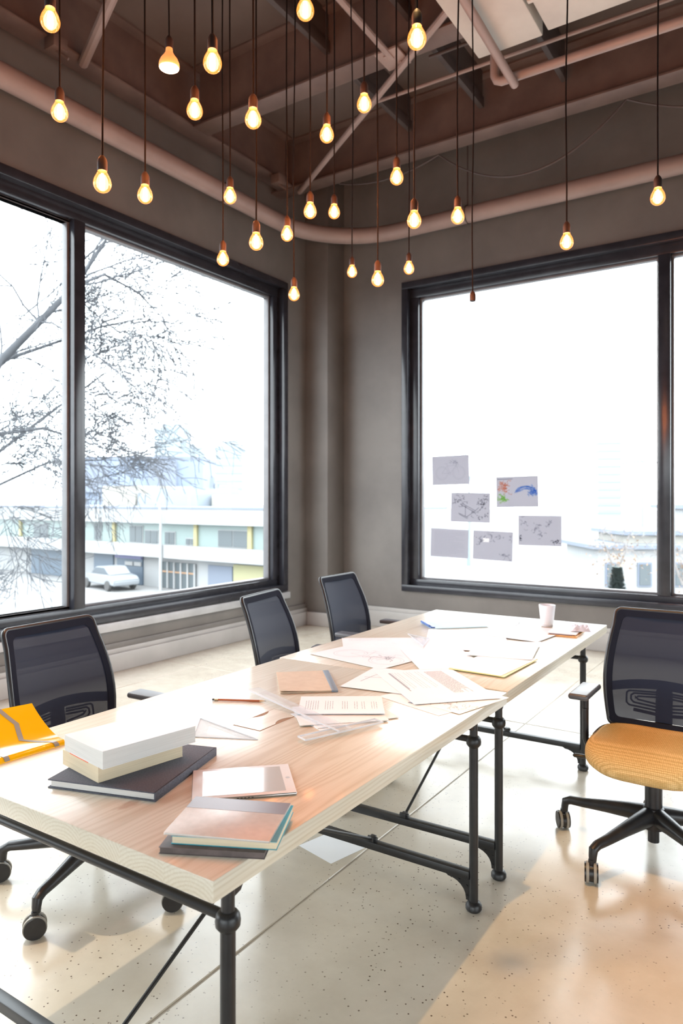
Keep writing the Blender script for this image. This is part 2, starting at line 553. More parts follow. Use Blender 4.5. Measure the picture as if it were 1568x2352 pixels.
def window(n, axis, sgn, wallpos, glass, u0, u1, mulls, label, ztop=None):
    """dark framed window; sgn = direction from the room to outside along the axis"""
    root = empty('window_%d' % n); root['kind'] = 'structure'; root['label'] = label
    def bx(b, d0, d1, a0, a1, z0, z1, bev=0.004):
        d0, d1 = wallpos + sgn * d0, wallpos + sgn * d1
        lo, hi = min(d0, d1), max(d0, d1)
        if axis == 'x': b.box((lo, a0, z0), (hi, a1, z1), bev)
        else: b.box((a0, lo, z0), (a1, hi, z1), bev)
    g = abs(glass - wallpos)
    z0, z1 = ZB, ztop or ZT
    # outer casing around the opening (proud of the wall)
    for nm, (a0, a1, q0, q1) in {'casing_head': (u0 - 0.05, u1 + 0.05, z1 - 0.03, z1 + 0.05), 'casing_bottom': (u0 - 0.05, u1 + 0.05, z0 - 0.055, z0 + 0.02),
                                 'casing_jamb': (u0 - 0.05, u0 + 0.03, z0 + 0.02, z1 - 0.03), 'casing_jamb_b': (u1 - 0.03, u1 + 0.05, z0 + 0.02, z1 - 0.03)}.items():
        b = MB(); bx(b, -0.035, 0.05, a0, a1, q0, q1)
        b.build(nm.replace('_b', '') if nm.endswith('_b') else nm, M['frame'], root)
    # inner glazing frame
    fw = 0.10
    for nm, (a0, a1, q0, q1) in {'frame_head': (u0, u1, z1 - 0.13, z1), 'frame_bottom': (u0, u1, z0, z0 + 0.085),
                                 'frame_jamb': (u0, u0 + 0.13, z0 + 0.085, z1 - 0.13), 'frame_jamb_b': (u1 - 0.13, u1, z0 + 0.085, z1 - 0.13)}.items():
        b = MB(); bx(b, 0.045, g + 0.06, a0, a1, q0, q1)
        b.build(nm.replace('_b', '') if nm.endswith('_b') else nm, M['frame'], root)
    for m in mulls:
        b = MB(); bx(b, 0.03, g + 0.06, m - 0.055, m + 0.055, z0 + 0.085, z1 - 0.13)
        b.build('mullion', M['frame'], root)
    edges = [u0 + 0.13] + [e for m in mulls for e in (m - 0.055, m + 0.055)] + [u1 - 0.13]
    for k in range(0, len(edges), 2):
        a0, a1 = edges[k], edges[k + 1]
        q0, q1 = z0 + 0.085, z1 - 0.13
        b = MB(); e = 0.022
        bx(b, g - 0.02, g + 0.05, a0, a1, q0, q0 + e, 0.002); bx(b, g - 0.02, g + 0.05, a0, a1, q1 - e, q1, 0.002)
        bx(b, g - 0.02, g + 0.05, a0, a0 + e, q0 + e, q1 - e, 0.002); bx(b, g - 0.02, g + 0.05, a1 - e, a1, q0 + e, q1 - e, 0.002)
        b.build('glazing_bead', M['frame_in'], root)
        b = MB()
        if axis == 'x': b.quad((glass, a0, q0), (glass, a1, q0), (glass, a1, q1), (glass, a0, q1))
        else: b.quad((a0, glass, q0), (a1, glass, q0), (a1, glass, q1), (a0, glass, q1))
        b.build('pane', M['glass'], root)
    return root

window(1, 'x', -1, XL, GX, LW[0][0], LW[0][1], [3.80, 1.12], 'wide dark-framed window left of the corner, facing the street')
window(2, 'y', 1, YR, GY, RW[0][0], RW[0][1], [-1.13, 1.35], 'large dark-framed window right of the corner with sketches taped on it')
wr = window(3, 'y', -1, YB, YB - 0.12, -3.8, 2.6, [-0.6], 'unseen dark-framed window added behind the viewpoint for fill light', 2.3)  # unseen window, added and sized to let light in from behind

window(4, 'x', 1, XE, XE + 0.12, -2.8, 2.4, [-0.2], 'unseen dark-framed window added right of the viewpoint for fill light', 2.3)  # unseen window, added to brighten faces turned to this side
# sills and skirtings
b = MB(); b.box((XL, YB, 0.36), (XL + 0.055, 6.62, 0.435), 0.006)
struct(b.build('trim_1', M['sill']), 'pale stone ledge under the left window')
b = MB(); b.box((XL, YB, 0.19), (XL + 0.03, 6.97, 0.25), 0.005)
b.box((XL, YB, 0.25), (XL + 0.016, 6.62, 0.365), 0.003)
struct(b.build('trim_2', M['wall']), 'grey panel strips below the left window ledge')
for nm, lo, hi in (('baseboard_left', (XL, YB, 0), (XL + 0.06, 6.98, 0.16)), ('baseboard_right', (-4.76, YR - 0.05, 0), (XE, YR, 0.19)),
                   ('baseboard_column', (XL + 0.06, 6.93, 0), (-4.72, 6.985, 0.16)), ('baseboard_column_side', (-4.77, 6.985, 0), (-4.72, YR, 0.16))):
    b = MB(); b.box(lo, hi, 0.008)
    lo2 = (lo[0], lo[1], hi[2]); 
    if nm == 'baseboard_left': b.box((XL, lo[1], 0.155), (XL + 0.035, hi[1], 0.2), 0.006)
    if nm == 'baseboard_right': b.box((lo[0], YR - 0.03, 0.18), (hi[0], YR, 0.235), 0.006)
    struct(b.build(nm, M['base']), 'pale stepped skirting, ' + nm.replace('_', ' '))
b = MB(); b.box((XL, 6.985, 0), (-4.77, YR, ZC), 0.006)
struct(b.build('wall_column', M['wall']), 'square grey column in the corner between the two windows')

# ------------------------------------------------------------------ ceiling steel, pipes and ducts
def ibeam(label, a, b_, width, height, flange=0.022, web=0.014):
    """I section whose underside is at the given z"""
    a, b_ = Vector(a), Vector(b_)
    L = (b_ - a).length
    ang = math.atan2(-(b_ - a).x, (b_ - a).y)
    root = empty('steel_beam', a, ang, label, 'beam', 'steel ceiling beams')
    m = MB(); m.box((-width / 2, 0, 0), (width / 2, L, flange), 0.003); m.build('bottom_flange', M['beam'], root)
    m = MB(); m.box((-web / 2, 0, flange), (web / 2, L, height - flange)); m.build('web', M['beam'], root)
    m = MB(); m.box((-width / 2, 0, height - flange), (width / 2, L, height), 0.003); m.build('top_flange', M['beam'], root)
    return root
ibeam('steel beam running along the left window wall near the ceiling', (-4.88, YB, 5.0), (-4.88, 6.30, 5.0), 0.20, 0.55)
ibeam('steel beam running along the right window wall near the ceiling', (XL, 6.42, 5.0), (XE, 6.42, 5.0), 0.20, 0.55)
ibeam('middle steel beam crossing the ceiling between duct and corner', (-4.77, 4.86, 4.98), (XE, 4.86, 4.98), 0.20, 0.57)
ibeam('nearest steel beam crossing the ceiling above the pendant bulbs', (-4.77, 1.6, 5.0), (XE, 1.6, 5.0), 0.20, 0.55)

def rod(name, label, cat, pts, r, m, group=None, n=10, flat=1.0):
    b = MB(); b.tube(pts, r, n, flat=flat)
    return props(b.build(name, m), label, cat, group)
rod('brace_rod', 'long diagonal brace from the corner column towards the duct', 'brace', [(-4.72, 6.36, 4.945), (-1.95, 4.46, 4.935)], 0.028, M['pipe'], 'ceiling brace tubes')
rod('brace_rod', 'short brace tube ending at the bolted plate on the middle beam', 'brace', [(-2.70, 4.84, 4.96), (-2.67, 2.2, 5.0)], 0.026, M['pipe'], 'ceiling brace tubes')
rod('brace_rod', 'diagonal brace meeting the left wall beam near the top left', 'brace', [(-4.82, 3.60, 4.99), (-3.1, 2.82, 4.99)], 0.04, M['pipe'], 'ceiling brace tubes')
for x, lb in ((-3.31, 'dark ceiling joist left of the middle bulbs'), (-2.55, 'dark ceiling joist over the middle of the bulbs'), (-1.78, 'dark ceiling joist beside the duct end')):
    b = MB(); b.box((x - 0.022, YB, 5.20), (x + 0.022, 6.31, 5.30), 0.002); b.box((x - 0.008, YB, 5.30), (x + 0.008, 6.31, ZC))
    props(b.build('ceiling_joist', M['conduit']), lb, 'joist', 'dark ceiling joists')
b = MB(); b.box((-2.80, 4.74, 4.955), (-2.60, 4.98, 4.975), 0.003); b.lathe([(0.02, 4.945), (0.02, 4.957)], (-2.73, 4.8, 0), 6); b.lathe([(0.02, 4.945), (0.02, 4.957)], (-2.66, 4.92, 0), 6)
props(b.build('gusset_plate', M['pipe']), 'bolted steel plate under the middle beam where the brace ends', 'plate')

# big perimeter pipe with a bend in the corner
pts = [(-4.80, YB, 4.54), (-4.80, 6.05, 4.54)]
for k in range(1, 12):
    a = k / 12 * PI / 2
    pts.append((-4.80 + 0.98 * (1 - math.cos(a)), 6.05 + 0.98 * math.sin(a), 4.54))
pts += [(-3.82, 7.03, 4.54), (XE, 7.03, 4.54)]
pr = empty('heating_pipe', (-4.8, 6.0, 4.45), 0, 'thick painted pipe bending round the corner above both windows', 'pipe')
b = MB(); b.tube([Vector(p) - Vector((-4.8, 6.0, 4.45)) for p in pts], 0.088, 20); b.build('pipe_body', M['pipe'], pr)
for i, (x, y) in enumerate([(-4.8, 2.2), (-4.8, 5.2), (-3.0, 7.03), (0.2, 7.03), (-4.8, -1.0)]):
    b = MB(); b.tube([(x + 4.8, y - 6.0, 0.16), (x + 4.8, y - 6.0, 0.56 if x < -4 else ZC - 4.45)], 0.008, 8)
    b.build('hanger_rod', M['conduit'], pr)
    if x < -4:
        b = MB(); b.tube([(x + 4.8 + 0.093 * math.cos(t * PI / 8), y - 6.0, 0.09 + 0.093 * math.sin(t * PI / 8)) for t in range(16)], 0.006, 6, closed=True)
    else:
        b = MB(); b.tube([(x + 4.8, y - 6.0 + 0.093 * math.cos(t * PI / 8), 0.09 + 0.093 * math.sin(t * PI / 8)) for t in range(16)], 0.006, 6, closed=True)
    b.build('hanger_ring', M['conduit'], pr)

# ducts hanging at the upper right
def duct(label, x0, x1, y0, y1, z0, z1, ribs):
    root = empty('air_duct', ((x0 + x1) / 2, y1, z0), 0, label, 'duct', 'rectangular ceiling ducts')
    o = Vector(root.location)
    def bb(m, lo, hi, bev=0.004): m.box(Vector(lo) - o, Vector(hi) - o, bev)
    m = MB(); bb(m, (x0, y0, z0), (x1, y1, z1), 0.012); m.build('duct_body', M['duct'], root)
    m = MB(); bb(m, (x0, y0, z1 - 0.02), (x1, y0 + (x1 - x0), ZC)); m.build('riser', M['duct'], root)
    for y in ribs:
        m = MB(); bb(m, (x0 - 0.018, y - 0.015, z0 - 0.018), (x1 + 0.018, y + 0.015, z1 + 0.018)); m.build('joint_flange', M['duct'], root)
    for y in (y0 + 0.3, y1 - 0.25):
        m = MB(); m.tube([Vector((x0 + 0.02, y, z1)) - o, Vector((x0 + 0.02, y, ZC)) - o], 0.006, 6); m.build('hanger_rod', M['conduit'], root)
duct('pale rectangular duct ending nearest the pendant bulbs', -1.93, -1.47, 3.15, 4.72, 4.62, 4.95, [3.6])
duct('wider pale duct beside the first one at the top right', -1.42, -0.72, 3.15, 4.66, 4.60, 4.96, [4.3, 3.7])
rod('sprinkler_pipe', 'brownish pipe crossing the right side of the ceiling below the duct', 'pipe',
    [(-1.93, 5.03, 4.86), (-1.93, 5.03, 4.66), (-1.915, 5.035, 4.625), (-1.88, 5.04, 4.61), (XE, 5.10, 4.61)], 0.034, M['pipe'], 'ceiling pipes', 12)
rod('sprinkler_pipe', 'straight pipe passing under the duct end to the cross pipe', 'pipe', [(-1.78, 5.04, 4.55), (-1.70, 3.2, 4.55)], 0.03, M['pipe'], 'ceiling pipes', 12)
rod('sprinkler_pipe', 'thin pipe behind the ducts crossing the whole ceiling', 'pipe', [(-3.3, 5.55, 5.12), (XE, 5.62, 5.12)], 0.016, M['pipe'], 'ceiling pipes', 8)
rod('cable_conduit', 'dark conduit line above the ducts', 'conduit', [(-2.6, 5.3, 5.17), (XE, 5.34, 5.17)], 0.014, M['conduit'], None, 8)
rod('cable_conduit', 'dark bent conduit among the nearest bulb cords', 'conduit', [(-3.6, 3.05, 5.40), (-3.15, 3.20, 5.40), (-2.85, 3.34, 5.40), (-2.3, 3.1, 5.40)], 0.012, M['conduit'], None, 8)
rod('cable_conduit', 'dark bent conduit near the middle of the ceiling', 'conduit', [(-3.3, 4.2, 5.34), (-2.95, 3.95, 5.34), (-2.2, 3.72, 5.34), (-1.97, 3.5, 5.34)], 0.012, M['conduit'], None, 8)
def swag(label, p, q, sag, g):
    p, q = Vector(p), Vector(q)
    pts = [p.lerp(q, k / 16) - Vector((0, 0, sag * 4 * (k / 16) * (1 - k / 16))) for k in range(17)]
    return rod('cable', label, 'cable', pts, 0.009, M['conduit'], g, 6)
swag('sagging cable along the right beam nearest the corner', (-4.3, 6.53, 5.0), (-3.1, 6.53, 5.0), 0.10, 'cables along the right beam')
swag('longest sagging cable along the right beam', (-3.1, 6.53, 5.0), (-1.3, 6.53, 5.0), 0.42, 'cables along the right beam')
swag('sagging cable along the right beam at the picture edge', (-1.3, 6.53, 5.0), (0.6, 6.53, 5.0), 0.28, 'cables along the right beam')
for y, lb in ((6.0, 'small bracket lamp box on the left beam nearest the corner'), (3.3, 'small clamp on the left beam near the brace')):
    b = MB(); b.box((-4.80, y - 0.06, 4.90), (-4.68, y + 0.06, 4.995), 0.006); b.tube([(-4.74, y, 4.91), (-4.66, y + 0.05, 4.84)], 0.012, 8)
    props(b.build('beam_clamp', M['beam']), lb, 'clamp', 'clamps on the left beam')

# ------------------------------------------------------------------ tables
T = 0.76
def make_table(label, x0, x1, y0, y1, ly0, ly1, rz=0.0):
    cx = (x0 + x1) / 2
    root = empty('work_table', (cx, (y0 + y1) / 2, 0), rz, label, 'table', 'two joined work tables')
    oy = (y0 + y1) / 2
    hw = (x1 - x0) / 2
    b = MB(); b.box((-hw, y0 - oy, -0.046), (hw, y1 - oy, 0.0), 0.004)
    b.build('tabletop', M['wood'], root, loc=(0, 0, T))
    lx = hw - 0.053
    prof = [(0.0165, 0.022), (0.0165, 0.628)]
    for sx in (-1, 1):
        for ly in (ly0, ly1):
            b = MB()
            b.lathe([(0.0, 0.0), (0.024, 0.0), (0.030, 0.008), (0.030, 0.020), (0.024, 0.030), (0.0165, 0.034), (0.0165, 0.597),
                     (0.021, 0.601), (0.0265, 0.608), (0.0275, 0.618), (0.0255, 0.630), (0.020, 0.637), (0.0145, 0.639), (0.0145, 0.713), (0.0, 0.713)], (0, 0, 0), 24)
            leg = b.build('leg', M['iron'], root, loc=(sx * lx, ly - oy, 0))
            d = 1 if ly == ly0 else -1
            b = MB()
            b.prism([(0, 0.66), (d * 0.034, 0.668), (d * 0.046, 0.685), (d * 0.046, 0.7138), (0, 0.7138)], -0.006, 0.006,
                    Matrix(((0, 0, 1, 0), (1, 0, 0, 0), (0, 1, 0, 0), (0, 0, 0, 1))))
            b.lathe([(0.006, -0.010), (0.006, 0.010)], (0, d * 0.030, 0.69), 6, 'X')
            b.build('bracket', M['iron'], leg)
    for ly in (ly0, ly1):
        b = MB(); b.tube([(-lx, 0, 0.624), (lx, 0, 0.624)], 0.0115, 14)
        b.build('upper_rail', M['iron'], root, loc=(0, ly - oy, 0))
        b = MB(); b.box((-lx + 0.012, -0.017, 0.112), (lx - 0.012, 0.017, 0.142), 0.003)
        rl = b.build('lower_rail', M['iron'], root, loc=(0, ly - oy, 0))
        for sx in (-1, 1):
            prof2 = [(sx * (lx - 0.012), 0.113), (sx * (lx - 0.115), 0.113)]
            for k in range(7):
                a = k / 6 * PI / 2
                prof2.append((sx * (lx - 0.10 + 0.072 * math.sin(a)), 0.040 + 0.062 * math.cos(a)))
            prof2 += [(sx * (lx - 0.028), 0.034), (sx * (lx - 0.012), 0.034)]
            b = MB(); b.prism(prof2, -0.006, 0.006, Matrix(((1, 0, 0, 0), (0, 0, -1, 0), (0, 1, 0, 0), (0, 0, 0, 1))))
            for px, pz in ((lx - 0.085, 0.104), (lx - 0.055, 0.10), (lx - 0.024, 0.085), (lx - 0.024, 0.05)):
                b.lathe([(0.004, -0.009), (0.004, 0.009)], (sx * px, 0, pz), 6, 'Y')
            b.build('gusset', M['iron'], rl)
        d = 1 if ly == ly0 else -1
        b = MB(); b.tube([(0, d * 0.0, 0.148), (0, d * 1.12, 0.706)], 0.0062, 10)
        b.build('tie_rod', M['iron'], root, loc=(0.075 + d * 0.008, ly - oy, 0))
        b = MB(); b.box((-0.012, -0.014, 0.140), (0.012, 0.014, 0.162), 0.003); b.lathe([(0.008, -0.02), (0.008, 0.02)], (0, 0, 0.152), 8, 'X')
        b.build('rod_clevis', M['iron'], rl, loc=(0.075 + d * 0.008, 0, 0))
    return root
t1 = make_table('near pale wooden table with black pipe legs, books and papers on top', -2.062, -0.962, 1.015, 2.638, 1.115, 2.435)
t2 = make_table('far pale wooden table joined end to end, cup and clipboard on top', -2.088, -0.975, 2.645, 4.385, 2.69, 4.03, R(0.7))
# cable hatch set into the near table
hp = empty('cable_hatch')
bpy.data.objects.remove(hp)
b = MB(); b.box((-1.578, 1.757, T - 0.002), (-1.462, 1.972, T + 0.0004))
def rel(o, root):
    o.parent = root
    o.matrix_parent_inverse = Matrix.Translation(-Vector(root.location)) if abs(root.rotation_euler.z) < 1e-6 else root.matrix_basis.inverted()
    return o
rel(b.build('hatch_gap', M['wood_dark']), t1)
def notch(x, y0, y1, d, n=8):
    return [(x + d * math.sin(k / n * PI) ** 0.8, y0 + (y1 - y0) * k / n) for k in range(n + 1)]
poly = [(-1.5745, 1.7605)] + notch(-1.5745, 1.850, 1.940, 0.017) + [(-1.5745, 1.9685), (-1.4655, 1.9685)] + notch(-1.4655, 1.930, 1.840, -0.017) + [(-1.4655, 1.7605)]
b = MB(); b.prism(poly[::-1], T + 0.0002, T + 0.0012)
lid = rel(b.build('hatch_lid', M['wood']), t1)

# ------------------------------------------------------------------ office chairs (local: faces +y)
def back_y(x, z):
    t = (z - 0.50) / 0.49
    return -0.215 - 0.125 * t + 0.028 * math.sin(PI * min(max(t, 0), 1)) * 1.0 + 0.45 * x * x
def back_outline(inset=0.0, n=10):
    pts = []
    W = lambda z: (0.218 + 0.026 * math.sin(PI * min(max((z - 0.46) / 0.54 * 1.15, 0), 1))) if z < 0.93 else 0.218 + 0.026 * math.sin(PI * min((z - 0.46) / 0.54 * 1.15, 1))
    z0, z1 = 0.475 + inset, 0.985 - inset
    r = 0.026
    zs = [z0 + r + (z1 - z0 - 2 * r) * k / n for k in range(n + 1)]
    right = [(W(z) - inset, z) for z in zs]
    tr = [(W(z1 - r) - inset - r + r * math.cos(a), z1 - r + r * math.sin(a)) for a in [k * PI / 2 / 5 for k in range(1, 6)]]
    br = [(W(z0 + r) - inset - r * 1.0 + r * math.cos(a), z0 + r + r * math.sin(a)) for a in [-PI / 2 + k * PI / 2 / 5 for k in range(0, 5)]]
    half = br + right + tr
    return [(x, z) for x, z in half] + [(-x, z) for x, z in half[::-1]]

def make_chair(seat_m):
    root = empty('office_chair')
    # five star base with casters
    b = MB(); b.lathe([(0.0, 0.062), (0.023, 0.062), (0.023, 0.115), (0.045, 0.12), (0.048, 0.15), (0.042, 0.205), (0.035, 0.21), (0.0, 0.21)], n=24)
    b.build('base_hub', M['black_plastic'], root)
    b = MB(); b.tube([(0.02, 0, 0.172), (0.10, 0, 0.166), (0.20, 0, 0.155), (0.30, 0, 0.142), (0.360, 0, 0.137), (0.384, 0, 0.125), (0.388, 0, 0.10), (0.388, 0, 0.082)],
                     [0.040, 0.034, 0.027, 0.021, 0.019, 0.0185, 0.016, 0.0145], 12)
    arm_me = b.mesh('base_arm')
    b = MB(); b.lathe([(0.0, -0.008), (0.035, -0.008), (0.035, 0.008), (0.0, 0.008)], (0, 0, 0), 24, 'Y')
    b.box((-0.020, -0.009, 0.008), (0.020, 0.009, 0.034), 0.006); b.lathe([(0.012, 0.02), (0.012, 0.05)], (0.0, 0, 0), 14)
    cast_me = b.mesh('caster')
    b = MB(); b.lathe([(0.0, -0.008), (0.033, -0.008), (0.036, -0.005), (0.036, 0.010), (0.0, 0.010)], (0, 0, 0), 28, 'Y')
    wheel_me = b.mesh('wheel')
    b = MB()
    b.lathe([(0.0335, -0.0075), (0.0395, -0.0065), (0.0395, 0.0035), (0.0335, 0.0045)], (0, 0, 0), 32, 'Y')
    tread_me = b.mesh('tread')
    for k in range(5):
        a = k * 2 * PI / 5 + R(90)
        o = link('base_arm', arm_me, M['black_plastic'], root); o.rotation_euler = (0, 0, a)
        c = link('caster', cast_me, M['black_plastic'], root, (0.396 * math.cos(a), 0.396 * math.sin(a), 0.0395))
        c.rotation_euler = (0, 0, a + (0.7, -0.4, 1.2, 0.3, -0.9)[k])
        for s in (-1, 1):
            wo = link('wheel', wheel_me, M['black_plastic'], c, (0, s * 0.0155, 0)); wo.rotation_euler = (0, 0, 0 if s > 0 else PI)
            tr = link('tread', tread_me, M['grey_rim'], c, (0, s * 0.0155, 0)); tr.rotation_euler = (0, 0, 0 if s > 0 else PI)
    b = MB(); b.lathe([(0.0, 0.20), (0.035, 0.20), (0.035, 0.33), (0.028, 0.335), (0.028, 0.385), (0.0, 0.385)], n=24)
    b.build('gas_lift', M['black_plastic'], root)
    b = MB(); b.box((-0.10, -0.16, 0.365), (0.10, 0.10, 0.405), 0.012)
    mech = b.build('tilt_mechanism', M['black_plastic'], root)
    b = MB(); b.tube([(0.09, 0.04, 0.385), (0.24, 0.05, 0.382), (0.275, 0.05, 0.380)], [0.006, 0.006, 0.006], 8)
    b.tube([(0.265, 0.05, 0.381), (0.28, 0.05, 0.380), (0.315, 0.05, 0.378), (0.322, 0.05, 0.378)], [0.008, 0.014, 0.014, 0.006], 12, flat=0.6)
    b.build('lever', M['black_plastic'], mech)
    # seat cushion: superellipse rings
    def seat_pt(u, v, grow=0.0):
        """u around, v bottom->top"""
        a = u * 2 * PI
        ca, sa = math.cos(a), math.sin(a)
        e = 0.55
        sx = math.copysign(abs(ca) ** e, ca); sy = math.copysign(abs(sa) ** e, sa)
        prof = [(0.0, 0.0), (0.80, 0.0), (0.93, 0.010), (1.0, 0.032), (1.0, 0.052), (0.955, 0.073), (0.86, 0.083), (0.5, 0.087), (0.0, 0.088)]
        f = v * (len(prof) - 1); i = min(int(f), len(prof) - 2); t = f - i
        r = prof[i][0] * (1 - t) + prof[i + 1][0] * t; h = prof[i][1] * (1 - t) + prof[i + 1][1] * t
        x = (0.252 + grow) * r * sx; y = 0.02 + (0.245 + grow) * r * sy
        z = 0.402 + h + grow * (1 if v > 0.6 else 0)
        if y > 0.12: z -= 0.9 * (y - 0.12) ** 2 * 2.2
        z += 0.12 * x * x * (1 if v > 0.5 else 0)
        return Vector((x, y, z))
    b = MB()
    NU, NV = 48, 24
    ring = []
    for j in range(1, NV):
        ring.append([b.bm.verts.new(seat_pt(i / NU, j / NV)) for i in range(NU)])
    bot = b.bm.verts.new(seat_pt(0, 0)); top = b.bm.verts.new(seat_pt(0, 1))
    for A, B in zip(ring, ring[1:]):
        for i in range(NU): b.bm.faces.new((A[i], A[(i + 1) % NU], B[(i + 1) % NU], B[i]))
    for i in range(NU):
        b.bm.faces.new((ring[0][(i + 1) % NU], ring[0][i], bot)); b.bm.faces.new((ring[-1][i], ring[-1][(i + 1) % NU], top))
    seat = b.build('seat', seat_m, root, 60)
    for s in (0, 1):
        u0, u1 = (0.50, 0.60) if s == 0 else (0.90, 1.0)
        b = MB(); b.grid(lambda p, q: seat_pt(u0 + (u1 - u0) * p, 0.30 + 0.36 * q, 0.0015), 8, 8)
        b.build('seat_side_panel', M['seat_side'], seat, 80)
    # backrest
    ol = back_outline(0.0); il = back_outline(0.030)
    b = MB(); b.tube([(x, back_y(x, z) - 0.004, z) for x, z in ol], 0.0105, 10, closed=True)
    b.build('back_frame', M['black_plastic'], root, 60)
    b = MB()
    A = [b.bm.verts.new((x, back_y(x, z) + 0.006, z)) for x, z in ol]; B = [b.bm.verts.new((x, back_y(x, z) + 0.006, z)) for x, z in il]
    n = len(A)
    for k in range(n): b.bm.faces.new((A[k], A[(k + 1) % n], B[(k + 1) % n], B[k]))
    C = [b.bm.verts.new(v.co + Vector((0, -0.010, 0))) for v in B]
    for k in range(n): b.bm.faces.new((B[k], B[(k + 1) % n], C[(k + 1) % n], C[k]))
    b.build('back_border', M['band'], root, 60)
    # mesh panel rows
    b = MB(); rows = []
    half = [(x, z) for x, z in il[:n // 2]]
    for x, z in half:
        rows.append([b.bm.verts.new((x * (2 * q / 8 - 1), back_y(x * (2 * q / 8 - 1), z) + 0.003, z)) for q in range(9)])
    for r0, r1 in zip(rows, rows[1:]):
        for q in range(8): b.bm.faces.new((r0[q], r0[q + 1], r1[q + 1], r1[q]))
    b.build('back_mesh', M['mesh'], root, 80)
    # arched band where the lumbar pad begins
    b = MB()
    def arch(p, q):
        x = (p * 2 - 1) * 0.222
        z = 0.640 + 0.026 * (1 - (x / 0.222) ** 2) + (q - 0.5) * 0.040
        return Vector((x, back_y(x, z) - 0.006, z))
    b.grid(arch, 16, 2, (0, -0.006, 0))
    b.build('lumbar_band', M['band'], root, 80)
    def L(s, w_, top_, bot_):
        return [(s * 0.03, back_y(0.03, top_) - 0.028, top_), (s * (w_ - 0.012), back_y(w_, top_) - 0.024, top_ - 0.004), (s * w_, back_y(w_, top_) - 0.024, top_ - 0.014),
                (s * w_, back_y(w_, bot_) - 0.024, bot_ + 0.012), (s * (w_ - 0.012), back_y(w_, bot_) - 0.024, bot_), (s * 0.03, back_y(0.03, bot_) - 0.028, bot_ - 0.012)]
    b = MB()
    for s in (-1, 1):
        for w_, tp, bt in ((0.155, 0.628, 0.560), (0.136, 0.618, 0.574), (0.118, 0.606, 0.588)):
            b.tube(L(s, w_, tp, bt), 0.0045, 8)
        b.tube([(s * 0.03, back_y(0.03, 0.535) - 0.028, 0.530), (s * 0.125, back_y(0.12, 0.54) - 0.024, 0.541)], 0.008, 8)
    b.build('lumbar_support', M['black_plastic'], root, 60)
    b = MB()
    b.tube([(0, -0.12, 0.385), (0, -0.20, 0.39), (0, -0.245, 0.42), (0, -0.258, 0.50), (0, -0.268, 0.60), (0, -0.275, 0.645)], [0.036, 0.036, 0.036, 0.036, 0.036, 0.034], 14, flat=0.38)
    b.build('back_spine', M['black_plastic'], root, 50)
    # arm rests
    for s in (-1, 1):
        b = MB()
        b.tube([(s * 0.10, -0.02, 0.385), (s * 0.235, -0.02, 0.388), (s * 0.272, -0.02, 0.405), (s * 0.285, -0.02, 0.44), (s * 0.285, -0.02, 0.575)], [0.020, 0.020, 0.021, 0.022, 0.021], 14, flat=0.62)
        b.tube([(s * 0.285, -0.02, 0.57), (s * 0.285, -0.02, 0.640)], 0.014, 12)
        ap = b.build('arm_post', M['black_plastic'], root, 50)
        b = MB(); b.box((s * 0.285 - 0.043, -0.13, 0.638), (s * 0.285 + 0.043, 0.115, 0.664), 0.0115, seg=4)
        b.build('arm_pad', M['arm_pad'], ap, 50)
    return root

chair = make_chair(M['seat'])
def put(o, loc, rz, label):
    o.location = loc; o.rotation_euler = (0, 0, rz)
    props(o, label, 'chair', 'black mesh office chairs')
c2, c3, c4 = copy_tree(chair), copy_tree(chair), copy_tree(chair)
put(chair, (-0.535, 3.225, 0), R(180), 'office chair with yellow seat turned away from the table on the right')
put(c2, (-2.335, 1.835, 0), R(-87), 'black mesh office chair nearest the yellow catalogue, its base showing under the table')
put(c3, (-2.20, 3.09, 0), R(-78.5), 'middle black mesh chair of three on the window side')
put(c4, (-2.37, 4.06, 0), R(-89.5), 'black mesh chair closest to the corner column')

def turn_base(o, d):
    for ch in kids(o):
        nm = ch.name.split('.')[0]
        if nm in ('base_arm', 'caster'):
            ch.location = Matrix.Rotation(d, 3, 'Z') @ ch.location
            ch.rotation_euler.z += d
turn_base(chair, R(-25)); turn_base(c2, R(-3)); turn_base(c3, R(20)); turn_base(c4, R(-30))

# ------------------------------------------------------------------ things on the table
def sheet(name, label, cat, c, ang, wd, ht, z, m, th=0.0006, group=None, pr=None, prm=None, curl=0.0):
    b = MB()
    if curl:
        b.grid(lambda p, q: Vector(((p - 0.5) * wd, (q - 0.5) * ht, curl * (abs(p - 0.5) * 2) ** 3 * (0.4 + 0.6 * q))), 12, 4, (0, 0, -th))
        bmesh.ops.recalc_face_normals(b.bm, faces=b.bm.faces[:])
        for v in b.bm.verts: v.co.z += th
    else:
        b.box((-wd / 2, -ht / 2, 0), (wd / 2, ht / 2, th))
    o = b.build(name, m, None, loc=(c[0], c[1], z), rz=R(ang))
    props(o, label, cat, group)
    if pr: 
        for k, (fn, mm) in enumerate(pr):
            p = MB(); fn(p, wd, ht, th + 0.0003); p.build('print', mm, o)
    return o

